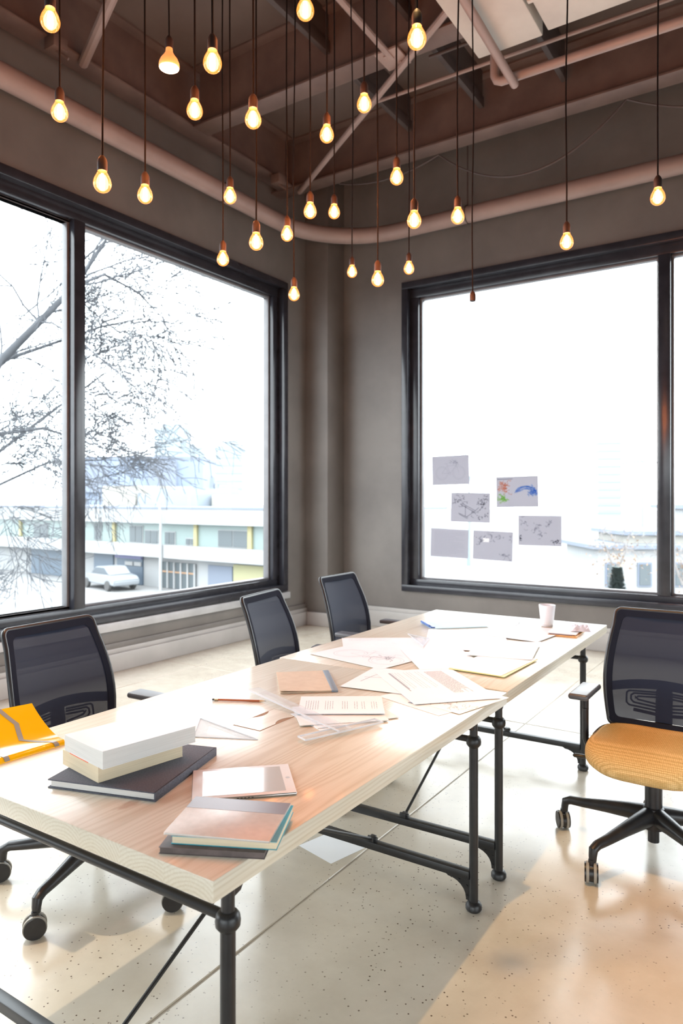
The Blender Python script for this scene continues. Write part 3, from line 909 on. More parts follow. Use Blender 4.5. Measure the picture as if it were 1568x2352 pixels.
def text_lines(rows, seed, x0=-0.4, x1=0.42, y0=-0.42, y1=0.42, wd=0.0016, gaps=(), word=(0.006, 0.022)):
    def fn(p, W, H, z):
        rr = random.Random(seed)
        for k in range(rows):
            if k in gaps: continue
            y = (y1 + (y0 - y1) * k / max(rows - 1, 1)) * H
            x = x0 * W
            end = x1 * W * (1 if rr.random() > 0.25 else rr.uniform(0.1, 0.9))
            while x < end:
                l = rr.uniform(*word)
                p.line([(x, y), (min(x + l, end), y)], wd, z)
                x += l + 0.004
    return fn
def circ(cx, cy, r, n=28): return [(cx + r * math.cos(k * 2 * PI / n), cy + r * math.sin(k * 2 * PI / n)) for k in range(n + 1)]
def bike(s=1.0, ox=0.0, oy=0.0, wd=0.0016, seed=1):
    def fn(p, W, H, z):
        k = min(W, H) * s
        for cx in (-0.33, 0.33):
            p.line(circ(ox * W + cx * k, oy * H - 0.1 * k, 0.24 * k), wd, z); p.line(circ(ox * W + cx * k, oy * H - 0.1 * k, 0.20 * k), wd * 0.6, z)
        q = lambda pts: p.line([(ox * W + a * k, oy * H + c * k) for a, c in pts], wd, z)
        q([(-0.33, -0.1), (-0.02, -0.12), (0.22, 0.16), (-0.12, 0.16), (-0.33, -0.1)]); q([(-0.02, -0.12), (-0.15, 0.24)]); q([(0.33, -0.1), (0.2, 0.26), (0.3, 0.28)]); q([(-0.22, 0.24), (-0.08, 0.24)])
        p.line(circ(ox * W - 0.02 * k, oy * H - 0.12 * k, 0.05 * k, 14), wd, z)
    return fn
def scribble(seed, n, cx, cy, rx, ry, wd):
    def fn(p, W, H, z):
        rr = random.Random(seed)
        for _ in range(n):
            x, y = (cx + rr.gauss(0, rx)) * W, (cy + rr.gauss(0, ry)) * H
            pts = [(x, y)]
            for _ in range(3):
                x += rr.gauss(0, 0.03) * W; y += rr.gauss(0, 0.03) * H
                pts.append((min(max(x, -0.47 * W), 0.47 * W), min(max(y, -0.47 * H), 0.47 * H)))
            pts[0] = (min(max(pts[0][0], -0.47 * W), 0.47 * W), min(max(pts[0][1], -0.47 * H), 0.47 * H))
            p.line(pts, wd, z)
    return fn
def strokes(polys, wd):
    def fn(p, W, H, z):
        for pts in polys: p.line([(a * W, c * H) for a, c in pts], wd, z)
    return fn

# books
def quadframe(c0, a, bvec):
    """matrix mapping unit square axes to c0 + a*u + b*v (orthogonalised)"""
    a = Vector((a[0], a[1], 0)); 
    return a
def book(name, label, corner, ang, wd, ht, z, th, cover, pages, ct=0.002, spine='right', inset=0.004, group=None, warp=0.0):
    """corner = near corner; ang = direction of the width edge; spine on the 'right' (+x) or 'back'(+y) side"""
    root = empty(name, (corner[0], corner[1], z), R(ang), label, 'book', group)
    p = MB()
    i = inset
    lo = [i, i]; hi = [wd - i, ht - i]
    if spine == 'right': hi[0] = wd - ct
    if spine == 'left': lo[0] = ct
    p.box((lo[0], lo[1], ct), (hi[0], hi[1], th - ct))
    if warp:
        bmesh.ops.subdivide_edges(p.bm, edges=p.bm.edges[:], cuts=8, use_grid_fill=True)
        for v in p.bm.verts: v.co.z += warp * (v.co.x / wd) ** 2 * (v.co.z / th)
    p.build('page_block', pages, root)
    c = MB(); c.box((0, 0, 0), (wd, ht, ct), min(ct * 0.4, 0.001)); c.build('back_cover', cover, root)
    c = MB()
    if warp:
        c.grid(lambda u, v: Vector((u * wd, v * ht, th - ct + warp * u * u)), 12, 6, (0, 0, ct))
        bmesh.ops.recalc_face_normals(c.bm, faces=c.bm.faces[:])
    else: c.box((0, 0, th - ct), (wd, ht, th), min(ct * 0.4, 0.001))
    c.build('front_cover', cover, root)
    s = MB()
    x0, x1 = (wd - ct, wd + 0.001) if spine == 'right' else (-0.001, ct)
    s.box((x0, 0, 0), (x1, ht, th + (warp if spine == 'right' else 0)), 0.0008)
    s.build('spine', cover, root)
    return root

book('hardback_book', 'dark grey cloth hardback lying flat at the bottom of the book pile', (-1.632, 1.112), 17, 0.312, 0.335, T, 0.023, M['cloth_grey'], M['pages'], 0.0035, 'right', 0.006, 'pile of three books')
bk = book('paperback_book', 'cream-paged paperback in the middle of the book pile', (-1.687, 1.196), -9.5, 0.190, 0.255, T + 0.0235, 0.040, M['cover_cream'], M['pages_cream'], 0.0012, 'left', 0.0008, 'pile of three books')
bk = book('paperback_book', 'thick white paperback on top of the book pile', (-1.678, 1.195), -10.0, 0.206, 0.280, T + 0.064, 0.042, M['cover_white'], M['pages'], 0.0012, 'left', 0.0008, 'pile of three books', 0.004)
b = MB(); b.box((0.03, -0.0006, 0.0395), (0.13, 0.0006, 0.0415)); 
b.build('red_cover_edge', M['red'], bk, loc=(0, 0, -0.0415))

# yellow catalogue with a lifted cover
A = Vector((-1.875, 1.338, T)); sdir = Vector((-0.06, -0.9982, 0)); pdir = Vector((-0.9915, 0.13, 0)); up = Vector((0, 0, 1))
root = empty('product_catalogue', A, 0, 'glossy yellow catalogue with grey zigzag stripes and curling cover', 'catalogue')
def cat_pt(u, v, dz=0.0):
    z = 0.014 + 0.072 * max(0, v - 0.12) ** 1.7 / 0.88 ** 1.7
    if v < 0.06: z = 0.014 * math.sqrt(max(0.02, 1 - ((0.06 - v) / 0.06) ** 2))
    return sdir * (u * 0.30) + pdir * (v * 0.215 - 0.0 + 0.05 * u * v) + up * (z + dz)
b = MB(); b.grid(lambda u, v: cat_pt(u, v), 14, 28, (0, 0, -0.0025)); bmesh.ops.recalc_face_normals(b.bm, faces=b.bm.faces[:]); b.build('cover', M['catalog'], root, 60)
b = MB(); b.grid(lambda u, v: sdir * (0.003 + u * 0.294) + pdir * (0.006 + v * 0.17) + up * 0.0005, 2, 2, (0, 0, 0.009)); bmesh.ops.recalc_face_normals(b.bm, faces=b.bm.faces[:]); b.build('pages', M['catalog'], root)
b = MB()
def stripe(path, wd=0.05):
    P = []
    for (u0, v0), (u1, v1) in zip(path, path[1:]):
        for k in range(8): P.append((u0 + (u1 - u0) * k / 8, v0 + (v1 - v0) * k / 8))
    P.append(path[-1])
    for (u0, v0), (u1, v1) in zip(P, P[1:]):
        b.quad(cat_pt(u0 - wd / 2, v0, 0.0008), cat_pt(u0 + wd / 2, v0, 0.0008), cat_pt(u1 + wd / 2, v1, 0.0008), cat_pt(u1 - wd / 2, v1, 0.0008))
stripe([(0.09, 0.0), (0.12, 0.12), (0.33, 0.36), (0.26, 0.70), (0.34, 1.0)])
b.build('stripe', M['catalog_grey'], root, 60)
b = MB()
stripe([(0.60, 0.0), (0.62, 0.18), (0.52, 0.52), (0.70, 0.72), (0.64, 1.0)])
b.build('stripe', M['catalog_grey'], root, 60)

# tablet
root = empty('tablet', (-1.229, 1.408, T + 0.0005), R(44), 'white-framed tablet lying on the near table beside the notebooks', 'tablet')
b = MB(); b.box((-0.130, -0.098, 0), (0.130, 0.098, 0.0065), 0.0028, seg=3); b.build('case', M['alu'], root)
b = MB(); b.box((-0.129, -0.097, 0.0064), (0.129, 0.097, 0.0072), 0.0003); b.build('bezel', M['bezel'], root)
b = MB(); b.box((-0.104, -0.082, 0.0071), (0.104, 0.082, 0.0076)); b.build('screen', M['screen'], root)
b = MB(); b.lathe([(0.0, 0.0071), (0.006, 0.0071), (0.006, 0.0076), (0.0, 0.0076)], (0.117, 0, 0), 16); b.build('home_button', M['alu'], root)
b = MB(); 
for k in range(5): b.box((-0.02 + k * 0.009, -0.0985, 0.002), (-0.015 + k * 0.009, -0.0975, 0.004))
b.build('port', M['graphite'], root)

# pile of notebooks at the near corner
def notebook(label, c, ang, wd, ht, z, th, cover, pages, band=None, lines=False):
    root = empty('notebook', (c[0], c[1], z), R(ang), label, 'notebook', 'pile of notebooks at the table corner')
    b = MB(); b.box((-wd / 2, -ht / 2, 0), (wd / 2, ht / 2, 0.0012), 0.0004); b.build('back_cover', cover, root)
    b = MB(); b.box((-wd / 2 + 0.002, -ht / 2 + 0.002, 0.0012), (wd / 2 - 0.002, ht / 2 - 0.002, th - 0.0012)); b.build('page_block', pages, root)
    b = MB(); b.box((-wd / 2, -ht / 2, th - 0.0012), (wd / 2, ht / 2, th), 0.0004); fc = b.build('front_cover', cover, root)
    if band is not None:
        b = MB(); b.box((-wd / 2 + 0.0002, ht * 0.18, th), (wd / 2 - 0.0002, ht / 2 - 0.0003, th + 0.0003)); b.build('cover_band', band, fc)
    if lines:
        b = MB()
        for k in range(26): b.line([(-0.01 + k * 0.0047, -ht / 2 + 0.004), (-0.01 + k * 0.0047, ht * 0.17)], 0.0005, th + 0.0003)
        b.build('print', M['ink_light'], fc)
    return root
notebook('dark brown notebook at the bottom of the notebook pile', (-1.073, 1.163), 27, 0.226, 0.180, T, 0.014, M['nb_dark'], M['nb_dark'])
notebook('teal-covered notebook with cream pages in the middle of the notebook pile', (-1.058, 1.186), 26, 0.228, 0.180, T + 0.0145, 0.017, M['teal'], M['pages_cream'])
notebook('taupe notebook with grey band on top of the notebook pile', (-1.068, 1.180), 23.5, 0.232, 0.186, T + 0.032, 0.005, M['nb_cover'], M['pages'], M['nb_band'], True)

# kraft folder
root = empty('kraft_notebook', (-1.700, 2.330, T), R(41), 'brown kraft notebook with a grey taped spine', 'notebook')
b = MB(); b.box((-0.11, -0.16, 0.0), (0.11, 0.16, 0.0012)); b.build('back_cover', M['kraft'], root)
b = MB(); b.box((-0.108, -0.158, 0.0012), (0.108, 0.158, 0.0065)); b.build('page_block', M['kraft'], root)
b = MB(); b.grid(lambda u, v: Vector((-0.111 + u * 0.222, -0.161 + v * 0.322, 0.0075 + 0.006 * (1 - u) ** 2 * (1 - v))), 6, 6, (0, 0, -0.0011)); bmesh.ops.recalc_face_normals(b.bm, faces=b.bm.faces[:])
b.build('front_cover', M['kraft'], root)
b = MB(); b.box((0.088, -0.162, -0.0), (0.113, 0.162, 0.0088), 0.0006); b.build('spine_tape', M['tape'], root)

# pencil
pa, pb = Vector((-1.835, 1.932, T)), Vector((-1.653, 2.024, T))
root = empty('pencil', pa, math.atan2(pb.y - pa.y, pb.x - pa.x), 'red-brown pencil pointing towards the long clear ruler', 'pencil')
b = MB(); b.tube([(0.022, 0, 0.0042), (0.178, 0, 0.0042)], 0.0042, 6); b.build('shaft', M['pencil'], root, 20)
b = MB(); b.tube([(0.178, 0, 0.0042), (0.197, 0, 0.0042)], [0.0042, 0.0012], 10); b.build('sharpened_tip', M['pencil_wood'], root)
b = MB(); b.tube([(0.197, 0, 0.0042), (0.204, 0, 0.0042)], [0.0012, 0.0002], 8); b.build('lead', M['graphite'], root)
b = MB(); b.tube([(0.008, 0, 0.0042), (0.022, 0, 0.0042)], 0.0043, 10); b.build('ferrule', M['brass'], root)
b = MB(); b.tube([(0.0, 0, 0.0042), (0.008, 0, 0.0042)], 0.0038, 10); b.build('eraser', M['graphite'], root)

# acrylic T-square
root = empty('t_square', (-1.235, 1.888, T + 0.014), R(-21), 'long clear acrylic T-square lying across the printed pages', 'ruler')
b = MB(); b.box((-0.585, -0.026, 0.0), (0.02, 0.026, 0.003), 0.0004); bl = b.build('blade', M['acrylic'], root)
b = MB(); b.box((-0.585, -0.028, -0.0005), (0.02, -0.021, 0.0036), 0.0004); b.build('blade_edge', M['acrylic_edge'], bl)
b = MB()
for k in range(58): b.line([(-0.575 + k * 0.01, 0.025), (-0.575 + k * 0.01, 0.025 - (0.009 if k % 5 == 0 else 0.005))], 0.0007, 0.0034)
b.build('graduation', M['ink_light'], bl)
b = MB(); b.box((-0.022, -0.148, -0.0035), (0.022, 0.150, 0.0), 0.0005); hd = b.build('head', M['acrylic'], root)
b = MB()
for lo, hi in (((-0.024, -0.150, -0.004), (-0.020, 0.152, 0.0004)), ((0.020, -0.150, -0.004), (0.024, 0.152, 0.0004)), ((-0.022, -0.152, -0.004), (0.022, -0.148, 0.0004)), ((-0.022, 0.150, -0.004), (0.022, 0.154, 0.0004))): b.box(lo, hi)
b.build('head_edge', M['acrylic_edge'], hd)
def set_square(label, p, z, group):
    c = sum((Vector((q[0], q[1], 0)) for q in p), Vector()) / 3
    L = [(Vector((q[0], q[1], 0)) - c) for q in p]
    root = empty('set_square', (c.x, c.y, z), 0, label, 'set square', group)
    out = [(v.x, v.y) for v in L]; inn = [(v.x * 0.45, v.y * 0.45) for v in L]
    b = MB()
    for k in range(3):
        k2 = (k + 1) % 3
        b.prism([out[k], out[k2], inn[k2], inn[k]], 0, 0.002)
    b.build('plate', M['acrylic'], root)
    b = MB()
    for k in range(3):
        k2 = (k + 1) % 3
        b.bar((*out[k], 0.001), (*out[k2], 0.001), 0.002, 0.0024)
    b.build('edge', M['acrylic_edge'], root)
set_square('clear set square lying between the book pile and the cable hatch', [(-1.716, 1.748), (-1.415, 1.690), (-1.60, 1.60)], T + 0.0006, 'clear set squares')
set_square('clear set square beside the clipboard on the far table', [(-1.828, 3.458), (-1.67, 3.401), (-1.61, 3.214)], T + 0.0075, 'clear set squares')

# papers
PG = 'loose papers on the tables'
zt = T
sheet('paper_sheet', 'lowest sheet of the paper stack under the T-square', 'paper', (-1.330, 2.045), -25, 0.212, 0.30, zt + 0.0002, M['paper'], 0.002, PG)
sheet('paper_sheet', 'slightly turned blank sheet in the paper stack under the T-square', 'paper', (-1.325, 2.055), -33, 0.212, 0.30, zt + 0.0024, M['paper'], 0.002, PG, curl=0.0)
sheet('paper_sheet', 'blank sheet fanned towards the hatch in the paper stack under the T-square', 'paper', (-1.345, 2.04), -46, 0.212, 0.30, zt + 0.0046, M['paper'], 0.002, PG)
sheet('paper_sheet', 'top page of the paper stack, printed with several blocks of text', 'paper', (-1.385, 2.115), -57, 0.212, 0.300, zt + 0.0068, M['paper'], 0.003, PG,
      [(text_lines(30, 5, -0.40, 0.30, -0.42, 0.42, 0.0017, (3, 4, 7, 10, 11, 15, 16, 17, 22, 23)), M['ink'])], curl=0.004)
sheet('drawing_sheet', 'large sketch sheet with circles at the left edge of the far table', 'paper', (-1.728, 2.955), -11, 0.455, 0.47, zt + 0.0030, M['paper'], 0.0008, PG,
      [(bike(0.75, 0.05, -0.12, 0.0020), M['ink_light']), (scribble(3, 16, 0.22, -0.10, 0.06, 0.02, 0.0022), M['ink'])])
sheet('drawing_sheet', 'drawing sheet with pale lines under the large sketch', 'paper', (-1.80, 3.165), 35, 0.44, 0.36, zt + 0.0004, M['paper'], 0.0008, PG,
      [(bike(0.5, -0.1, 0.05, 0.002), M['ink_light']), (text_lines(4, 9, -0.42, 0.1, 0.3, 0.44, 0.002), M['ink_light'])])
sheet('drawing_sheet', 'sketch sheet with a hand-drawn curve half under the printed sheet', 'paper', (-1.43, 2.545), 8, 0.28, 0.36, zt + 0.0030, M['paper'], 0.0006, PG,
      [(strokes([[(-0.35, -0.2), (-0.3, 0.1), (-0.22, 0.3)], [(-0.4, 0.0), (-0.15, 0.05)], [(-0.2, 0.36), (-0.05, 0.4)]], 0.003), M['ink'])])
sheet('drawing_sheet', 'sheet with a red line sticking out next to the paper stack', 'paper', (-1.155, 2.405), -18, 0.31, 0.29, zt + 0.0004, M['paper'], 0.0008, PG,
      [(strokes([[(-0.45, -0.15), (-0.2, -0.2)], [(-0.45, -0.05), (-0.3, -0.04)]], 0.005), M['red']), (strokes([[(-0.08, -0.40), (0.02, -0.36)], [(-0.06, -0.35), (0.05, -0.33)]], 0.010), M['navy'])])
sheet('drawing_sheet', 'pale blue sketch lying over the right table edge at the seam', 'paper', (-1.055, 2.44), -14, 0.19, 0.30, zt + 0.0016, M['paper'], 0.0006, PG,
      [(scribble(8, 30, 0.1, -0.25, 0.2, 0.1, 0.0022), M['ink_light'])])
sheet('printed_sheet', 'large printed sheet with a dark heading band in the middle of the tables', 'paper', (-1.245, 2.575), -43, 0.50, 0.34, zt + 0.0046, M['paper'], 0.0008, PG,
      [(text_lines(13, 12, -0.40, 0.28, 0.10, 0.32, 0.0028, (), (0.004, 0.03)), M['ink']), (strokes([[(-0.42, -0.36), (0.16, -0.36)], [(-0.42, -0.345), (0.10, -0.345)]], 0.004), M['ink']),
       (text_lines(10, 14, -0.42, 0.10, -0.32, 0.02, 0.0024, (2, 6), (0.01, 0.05)), M['ink_light'])])
sheet('card_folder', 'cream card folder with a yellow edge near the seam', 'folder', (-1.165, 3.035), -2, 0.255, 0.40, zt + 0.0062, M['yellow_edge'], 0.0015)
sheet('paper_sheet', 'white sheet on the yellow-edged folder', 'paper', (-1.170, 3.045), -4, 0.245, 0.40, zt + 0.0078, M['paper'], 0.0016, PG)
sheet('paper_sheet', 'white sheet with a lifted corner behind the folder', 'paper', (-1.235, 3.36), 12, 0.30, 0.42, zt + 0.0096, M['paper'], 0.0012, PG, curl=0.006)
sheet('paper_sheet', 'wide blank sheet in the middle of the far table', 'paper', (-1.50, 3.50), 24, 0.42, 0.55, zt + 0.0040, M['paper'], 0.0008, PG)
sheet('paper_sheet', 'blank sheet below the cup on the far table', 'paper', (-1.29, 3.86), -6, 0.30, 0.42, zt + 0.0052, M['paper'], 0.0008, PG)
sheet('paper_sheet', 'blank sheet between the large sketch and the folder', 'paper', (-1.42, 3.02), 40, 0.30, 0.42, zt + 0.0052, M['paper'], 0.0008, PG)
sheet('paper_sheet', 'white sheet lying on the floor under the near table', 'paper', (-1.715, 2.545), -14, 0.21, 0.20, 0.0004, M['paper'], 0.0006)

# clipboard
root = empty('clipboard', (-1.744, 3.886, T + 0.0003), R(45), 'pale blue clipboard with a blue clip on the far table', 'clipboard')
b = MB(); b.box((-0.172, -0.112, 0), (0.172, 0.112, 0.003), 0.001); b.build('board', M['pale_blue'], root)
b = MB(); b.box((-0.150, -0.104, 0.003), (0.165, 0.104, 0.005)); b.build('clipped_sheet', M['pale_sheet'], root)
b = MB(); b.box((-0.176, -0.085, 0.003), (-0.146, 0.085, 0.011), 0.003); b.tube([(-0.178, -0.075, 0.016), (-0.178, 0.075, 0.016)], 0.006, 10)
cl = b.build('clip', M['blue'], root)
b = MB(); b.box((-0.168, -0.05, 0.011), (-0.152, 0.05, 0.014), 0.001); b.build('clip_lever', M['steel'], cl)

# cup
b = MB(); b.lathe([(0.0, 0.0), (0.033, 0.0), (0.0345, 0.004), (0.0345, 0.014), (0.0365, 0.018), (0.048, 0.124), (0.0475, 0.126), (0.0455, 0.124), (0.0345, 0.02), (0.0, 0.02)], n=32)
o = b.build('cup_body', M['cup'], None)
root = empty('plastic_cup', (-1.273, 4.16, T), 0, 'white plastic tumbler standing near the far end of the table', 'cup')
o.parent = root
b = MB(); b.lathe([(0.0335, 0.0), (0.0355, 0.002), (0.0355, 0.012), (0.034, 0.0135)], n=32); b.build('base_ring', M['acrylic_edge'], root)

# small pile beside the cup
PS = 'small pile beside the cup'
sheet('folder', 'orange and yellow card folder at the bottom of the pile beside the cup', 'folder', (-1.115, 4.03), 4, 0.155, 0.31, zt + 0.0002, M['orange'], 0.006, PS)
sheet('notepad', 'white notepad with a navy edge in the pile beside the cup', 'notepad', (-1.135, 4.045), 6, 0.12, 0.30, zt + 0.0064, M['navy'], 0.004, PS)
sheet('paper_sheet', 'white page on the notepad beside the cup', 'paper', (-1.125, 4.045), 5, 0.15, 0.30, zt + 0.0106, M['paper'], 0.004, PS)
rr = random.Random(4)
b = MB(); hts = [[rr.uniform(0, 0.028) * (1 if 0 < i < 9 and 0 < j < 9 else 0.1) for j in range(10)] for i in range(10)]
b.grid(lambda u, v: Vector(((u - 0.5) * 0.11, (v - 0.5) * 0.13, 0.003 + hts[int(round(u * 9))][int(round(v * 9))])), 9, 9, (0, 0, -0.0015))
bmesh.ops.recalc_face_normals(b.bm, faces=b.bm.faces[:])
props(b.build('crumpled_tissue', M['tissue'], None, 80, (-1.055, 4.05, T + 0.0150), R(20)), 'crumpled white tissue on the pile beside the cup', 'tissue')
root = empty('pen', (-1.43, 4.10, T + 0.0005), R(100), 'pale clear pen lying left of the cup', 'pen')
b = MB(); b.tube([(-0.06, 0, 0.005), (0.045, 0, 0.005)], 0.0045, 10); b.build('barrel', M['acrylic_edge'], root)
b = MB(); b.tube([(0.045, 0, 0.005), (0.07, 0, 0.005)], [0.0055, 0.005], 10); b.build('cap', M['pale_blue'], root)

# ------------------------------------------------------------------ sketches taped on the right window
M['win_paper'] = mat('backlit_paper', (0.50, 0.49, 0.53), 0.7)
t_ = NT(M['win_paper'])
tr_ = t_.n('ShaderNodeBsdfTranslucent'); tr_.inputs[0].default_value = (0.42, 0.415, 0.45, 1)
mx_ = t_.n('ShaderNodeMixShader'); mx_.inputs[0].default_value = 0.6
out_ = [n for n in t_.t.nodes if n.type == 'OUTPUT_MATERIAL'][0]
t_.l(t_.b.outputs[0], mx_.inputs[1]); t_.l(tr_.outputs[0], mx_.inputs[2]); t_.l(mx_.outputs[0], out_.inputs[0])
def arc_scrib(seed, n, x0, x1, yf, amp, wd):
    def fn(p, W, H, z):
        rr = random.Random(seed)
        for _ in range(n):
            a = rr.uniform(x0, x1); bq = min(x1, a + rr.uniform(0.05, 0.15)); off = rr.uniform(-amp, amp)
            p.line([((a + (bq - a) * k / 4) * W, (yf(a + (bq - a) * k / 4) + off) * H) for k in range(5)], wd, z)
    return fn
def ink_film(name, col):
    m = thin_clear(name, col, 0.0)
    return m
W_ = {'ink_light': ink_film('pale_pencil_on_glass_sheet', (0.78, 0.77, 0.79)), 'ink': ink_film('pencil_on_glass_sheet', (0.55, 0.55, 0.58)), 'ink_dark': ink_film('marker_on_glass_sheet', (0.25, 0.25, 0.28))}
M['p_orange'] = ink_film('orange_crayon_film', (0.98, 0.66, 0.52)); M['p_green'] = ink_film('green_crayon_film', (0.68, 0.92, 0.45)); M['p_blue'] = ink_film('blue_crayon_film', (0.42, 0.62, 0.93))
WP = [((-3.595, 2.012, -3.139, 1.680), 1.0, 'sketch with a faint bicycle, highest and leftmost on the glass', [(bike(0.95, 0, 0, 0.003), W_['ink_light']), (scribble(21, 14, 0.1, 0.25, 0.05, 0.05, 0.003), W_['ink'])]),
      ((-2.823, 1.762, -2.357, 1.431), 1.0, 'sketch coloured orange, green and blue on the glass',
       [(scribble(31, 60, -0.30, 0.18, 0.06, 0.10, 0.006), M['p_orange']), (scribble(32, 45, -0.36, -0.22, 0.07, 0.06, 0.006), M['p_green']),
        (arc_scrib(33, 60, -0.06, 0.46, lambda x: 0.12 - 2.2 * (x - 0.2) ** 2, 0.07, 0.006), M['p_blue']), (scribble(35, 40, 0.38, -0.02, 0.04, 0.05, 0.006), M['p_blue']), (strokes([[(-0.47, 0.42), (-0.1, 0.42)]], 0.008), W_['ink'])]),
      ((-3.361, 1.589, -2.893, 1.261), -1.0, 'sketch with dark exploded frame parts, below the faint bicycle',
       [(scribble(41, 26, 0.30, 0.18, 0.06, 0.10, 0.004), W_['ink_dark']), (scribble(42, 26, -0.30, 0.2, 0.10, 0.12, 0.004), W_['ink_dark']), (scribble(45, 16, 0.2, -0.25, 0.1, 0.06, 0.004), W_['ink_dark']),
        (strokes([[(-0.25, 0.1), (0.1, -0.15), (0.22, 0.0)], [(-0.22, 0.14), (0.13, -0.11)], [(-0.12, 0.05), (-0.12, -0.3)], [(-0.3, -0.2), (-0.05, -0.35)], [(-0.28, -0.24), (-0.06, -0.39)], [(0.1, -0.15), (-0.08, -0.32)]], 0.005), W_['ink_dark'])]),
      ((-2.574, 1.341, -2.114, 1.025), 0.0, 'sketch with small scattered marks, rightmost on the glass',
       [(scribble(51, 10, -0.4, 0.3, 0.04, 0.12, 0.004), W_['ink']), (scribble(52, 16, -0.08, 0.1, 0.05, 0.06, 0.004), W_['ink']), (scribble(53, 10, 0.22, 0.22, 0.03, 0.05, 0.004), W_['ink']), (scribble(54, 14, 0.38, -0.38, 0.06, 0.04, 0.004), W_['ink_dark']), (scribble(55, 8, 0.04, -0.15, 0.03, 0.04, 0.004), W_['ink']), (scribble(56, 8, -0.45, -0.25, 0.02, 0.1, 0.004), W_['ink_dark'])]),
      ((-3.611, 1.178, -3.149, 0.857), -1.5, 'pale sketch covered in faint writing, lowest and leftmost on the glass', [(text_lines(16, 61, -0.4, 0.4, -0.4, 0.4, 0.003, (), (0.01, 0.05)), W_['ink_light'])]),
      ((-3.092, 1.165, -2.637, 0.847), -1.5, 'darker sketch with a small white square, lower middle on the glass', [(scribble(71, 30, 0.0, 0.30, 0.25, 0.08, 0.004), W_['ink']), (scribble(72, 12, -0.33, 0.15, 0.02, 0.08, 0.005), W_['ink']), (strokes([[(-0.25, 0.18), (-0.09, 0.18)]], 0.04), M['paper']), (scribble(73, 14, 0.3, -0.35, 0.1, 0.05, 0.004), W_['ink'])])]
for (x0, z0, x1, z1), tilt, lb, pr in WP:
    wd, ht = x1 - x0, z0 - z1
    k = (GY - 0.004) / 7.4
    b = MB(); b.box((-wd / 2 * k, -ht / 2 * k, 0), (wd / 2 * k, ht / 2 * k, 0.0008))
    o = b.build('window_sketch', M['win_paper'])
    o.location = ((x0 + x1) / 2 * k, GY - 0.002, 1.5 + ((z0 + z1) / 2 - 1.5) * k)
    o.rotation_euler = (R(90), R(-tilt), 0)
    props(o, lb, 'sketch', 'sketches taped to the window')
    for fn, mm in pr:
        p = MB(); fn(p, wd * k, ht * k, 0.0012); p.build('print', mm, o)

# ------------------------------------------------------------------ pendant bulbs
M['bulb_glass'] = thin_clear('amber_bulb_glass', (1.0, 0.90, 0.72), 0.06)
_t = M['bulb_glass'].node_tree
_out = [n for n in _t.nodes if n.type == 'OUTPUT_MATERIAL'][0]
_src = _out.inputs[0].links[0].from_socket
_em = _t.nodes.new('ShaderNodeEmission'); _em.inputs[0].default_value = (1.0, 0.34, 0.06, 1); _em.inputs[1].default_value = 0.75  # orange rim glow is emitted by the glass itself
_ad = _t.nodes.new('ShaderNodeAddShader'); _t.links.new(_src, _ad.inputs[0]); _t.links.new(_em.outputs[0], _ad.inputs[1]); _t.links.new(_ad.outputs[0], _out.inputs[0])
M['bulb_glass'].cycles.emission_sampling = 'NONE'
M['inner'] = thin_clear('bulb_glow_capsule', (1, 1, 1), 0.0)  # added emissive shell painting the white glare round each filament
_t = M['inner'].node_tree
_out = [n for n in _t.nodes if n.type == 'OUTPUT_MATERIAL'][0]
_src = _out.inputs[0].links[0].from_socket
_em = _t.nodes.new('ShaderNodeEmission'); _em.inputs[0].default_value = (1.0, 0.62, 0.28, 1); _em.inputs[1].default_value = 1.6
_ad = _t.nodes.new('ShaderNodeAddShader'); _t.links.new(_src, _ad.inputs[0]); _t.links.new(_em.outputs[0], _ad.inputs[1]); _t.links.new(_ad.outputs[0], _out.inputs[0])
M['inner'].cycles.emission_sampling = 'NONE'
M['clear_bulb'] = thin_clear('clear_bulb_glass', (0.97, 0.98, 1.0), 0.12)
M['filament'] = emit('glowing_filament', (1.0, 0.29, 0.09), BULB)
M['led_face'] = emit('glowing_reflector_face', (1.0, 0.55, 0.25), BULB * 0.06)
M['led_body'] = emit('warm_translucent_bulb_body', (1.0, 0.45, 0.15), 0.55)
M['led_body'].cycles.emission_sampling = 'NONE'
M['dead_filament'] = mat('unlit_filament', (0.3, 0.25, 0.2), 0.5)
M['socket'] = mat('dark_bakelite_socket', (0.022, 0.011, 0.008), 0.6)
M['cord'] = mat('black_cord', (0.008, 0.007, 0.007), 0.8, 0, 0.1)
bulb_prof = [(0.0, -0.0300)] + [(0.030 * math.sin(a), -0.030 * math.cos(a)) for a in [k * PI / 14 for k in range(1, 9)]] + [(0.0262, 0.0175), (0.0225, 0.0250), (0.0185, 0.0325), (0.0155, 0.0390), (0.0135, 0.0440)]
bulb_me = MB().lathe(bulb_prof, n=28).mesh('bulb', 80)
fil_me = MB().lathe([(0.0, -0.021), (0.0055, -0.020), (0.0085, -0.015), (0.0088, 0.000), (0.0082, 0.018), (0.005, 0.030), (0.0, 0.033)], n=16).mesh('filament', 80)
glow_me = MB().lathe([(0.0, -0.023), (0.010, -0.021), (0.0180, -0.012), (0.0205, 0.000), (0.0180, 0.014), (0.0115, 0.028), (0.0, 0.035)], n=18).mesh('glow_capsule', 80)
sock_me = MB().lathe([(0.0, 0.042), (0.0155, 0.042), (0.0165, 0.047), (0.0165, 0.075), (0.0140, 0.082), (0.0105, 0.088), (0.0060, 0.094), (0.0, 0.094)], n=20).mesh('socket', 50)
ref_me = MB().lathe([(0.040, -0.028), (0.0425, -0.018), (0.041, -0.006), (0.034, 0.010), (0.022, 0.026), (0.0155, 0.038), (0.0135, 0.056)], n=28).mesh('reflector_body', 80)
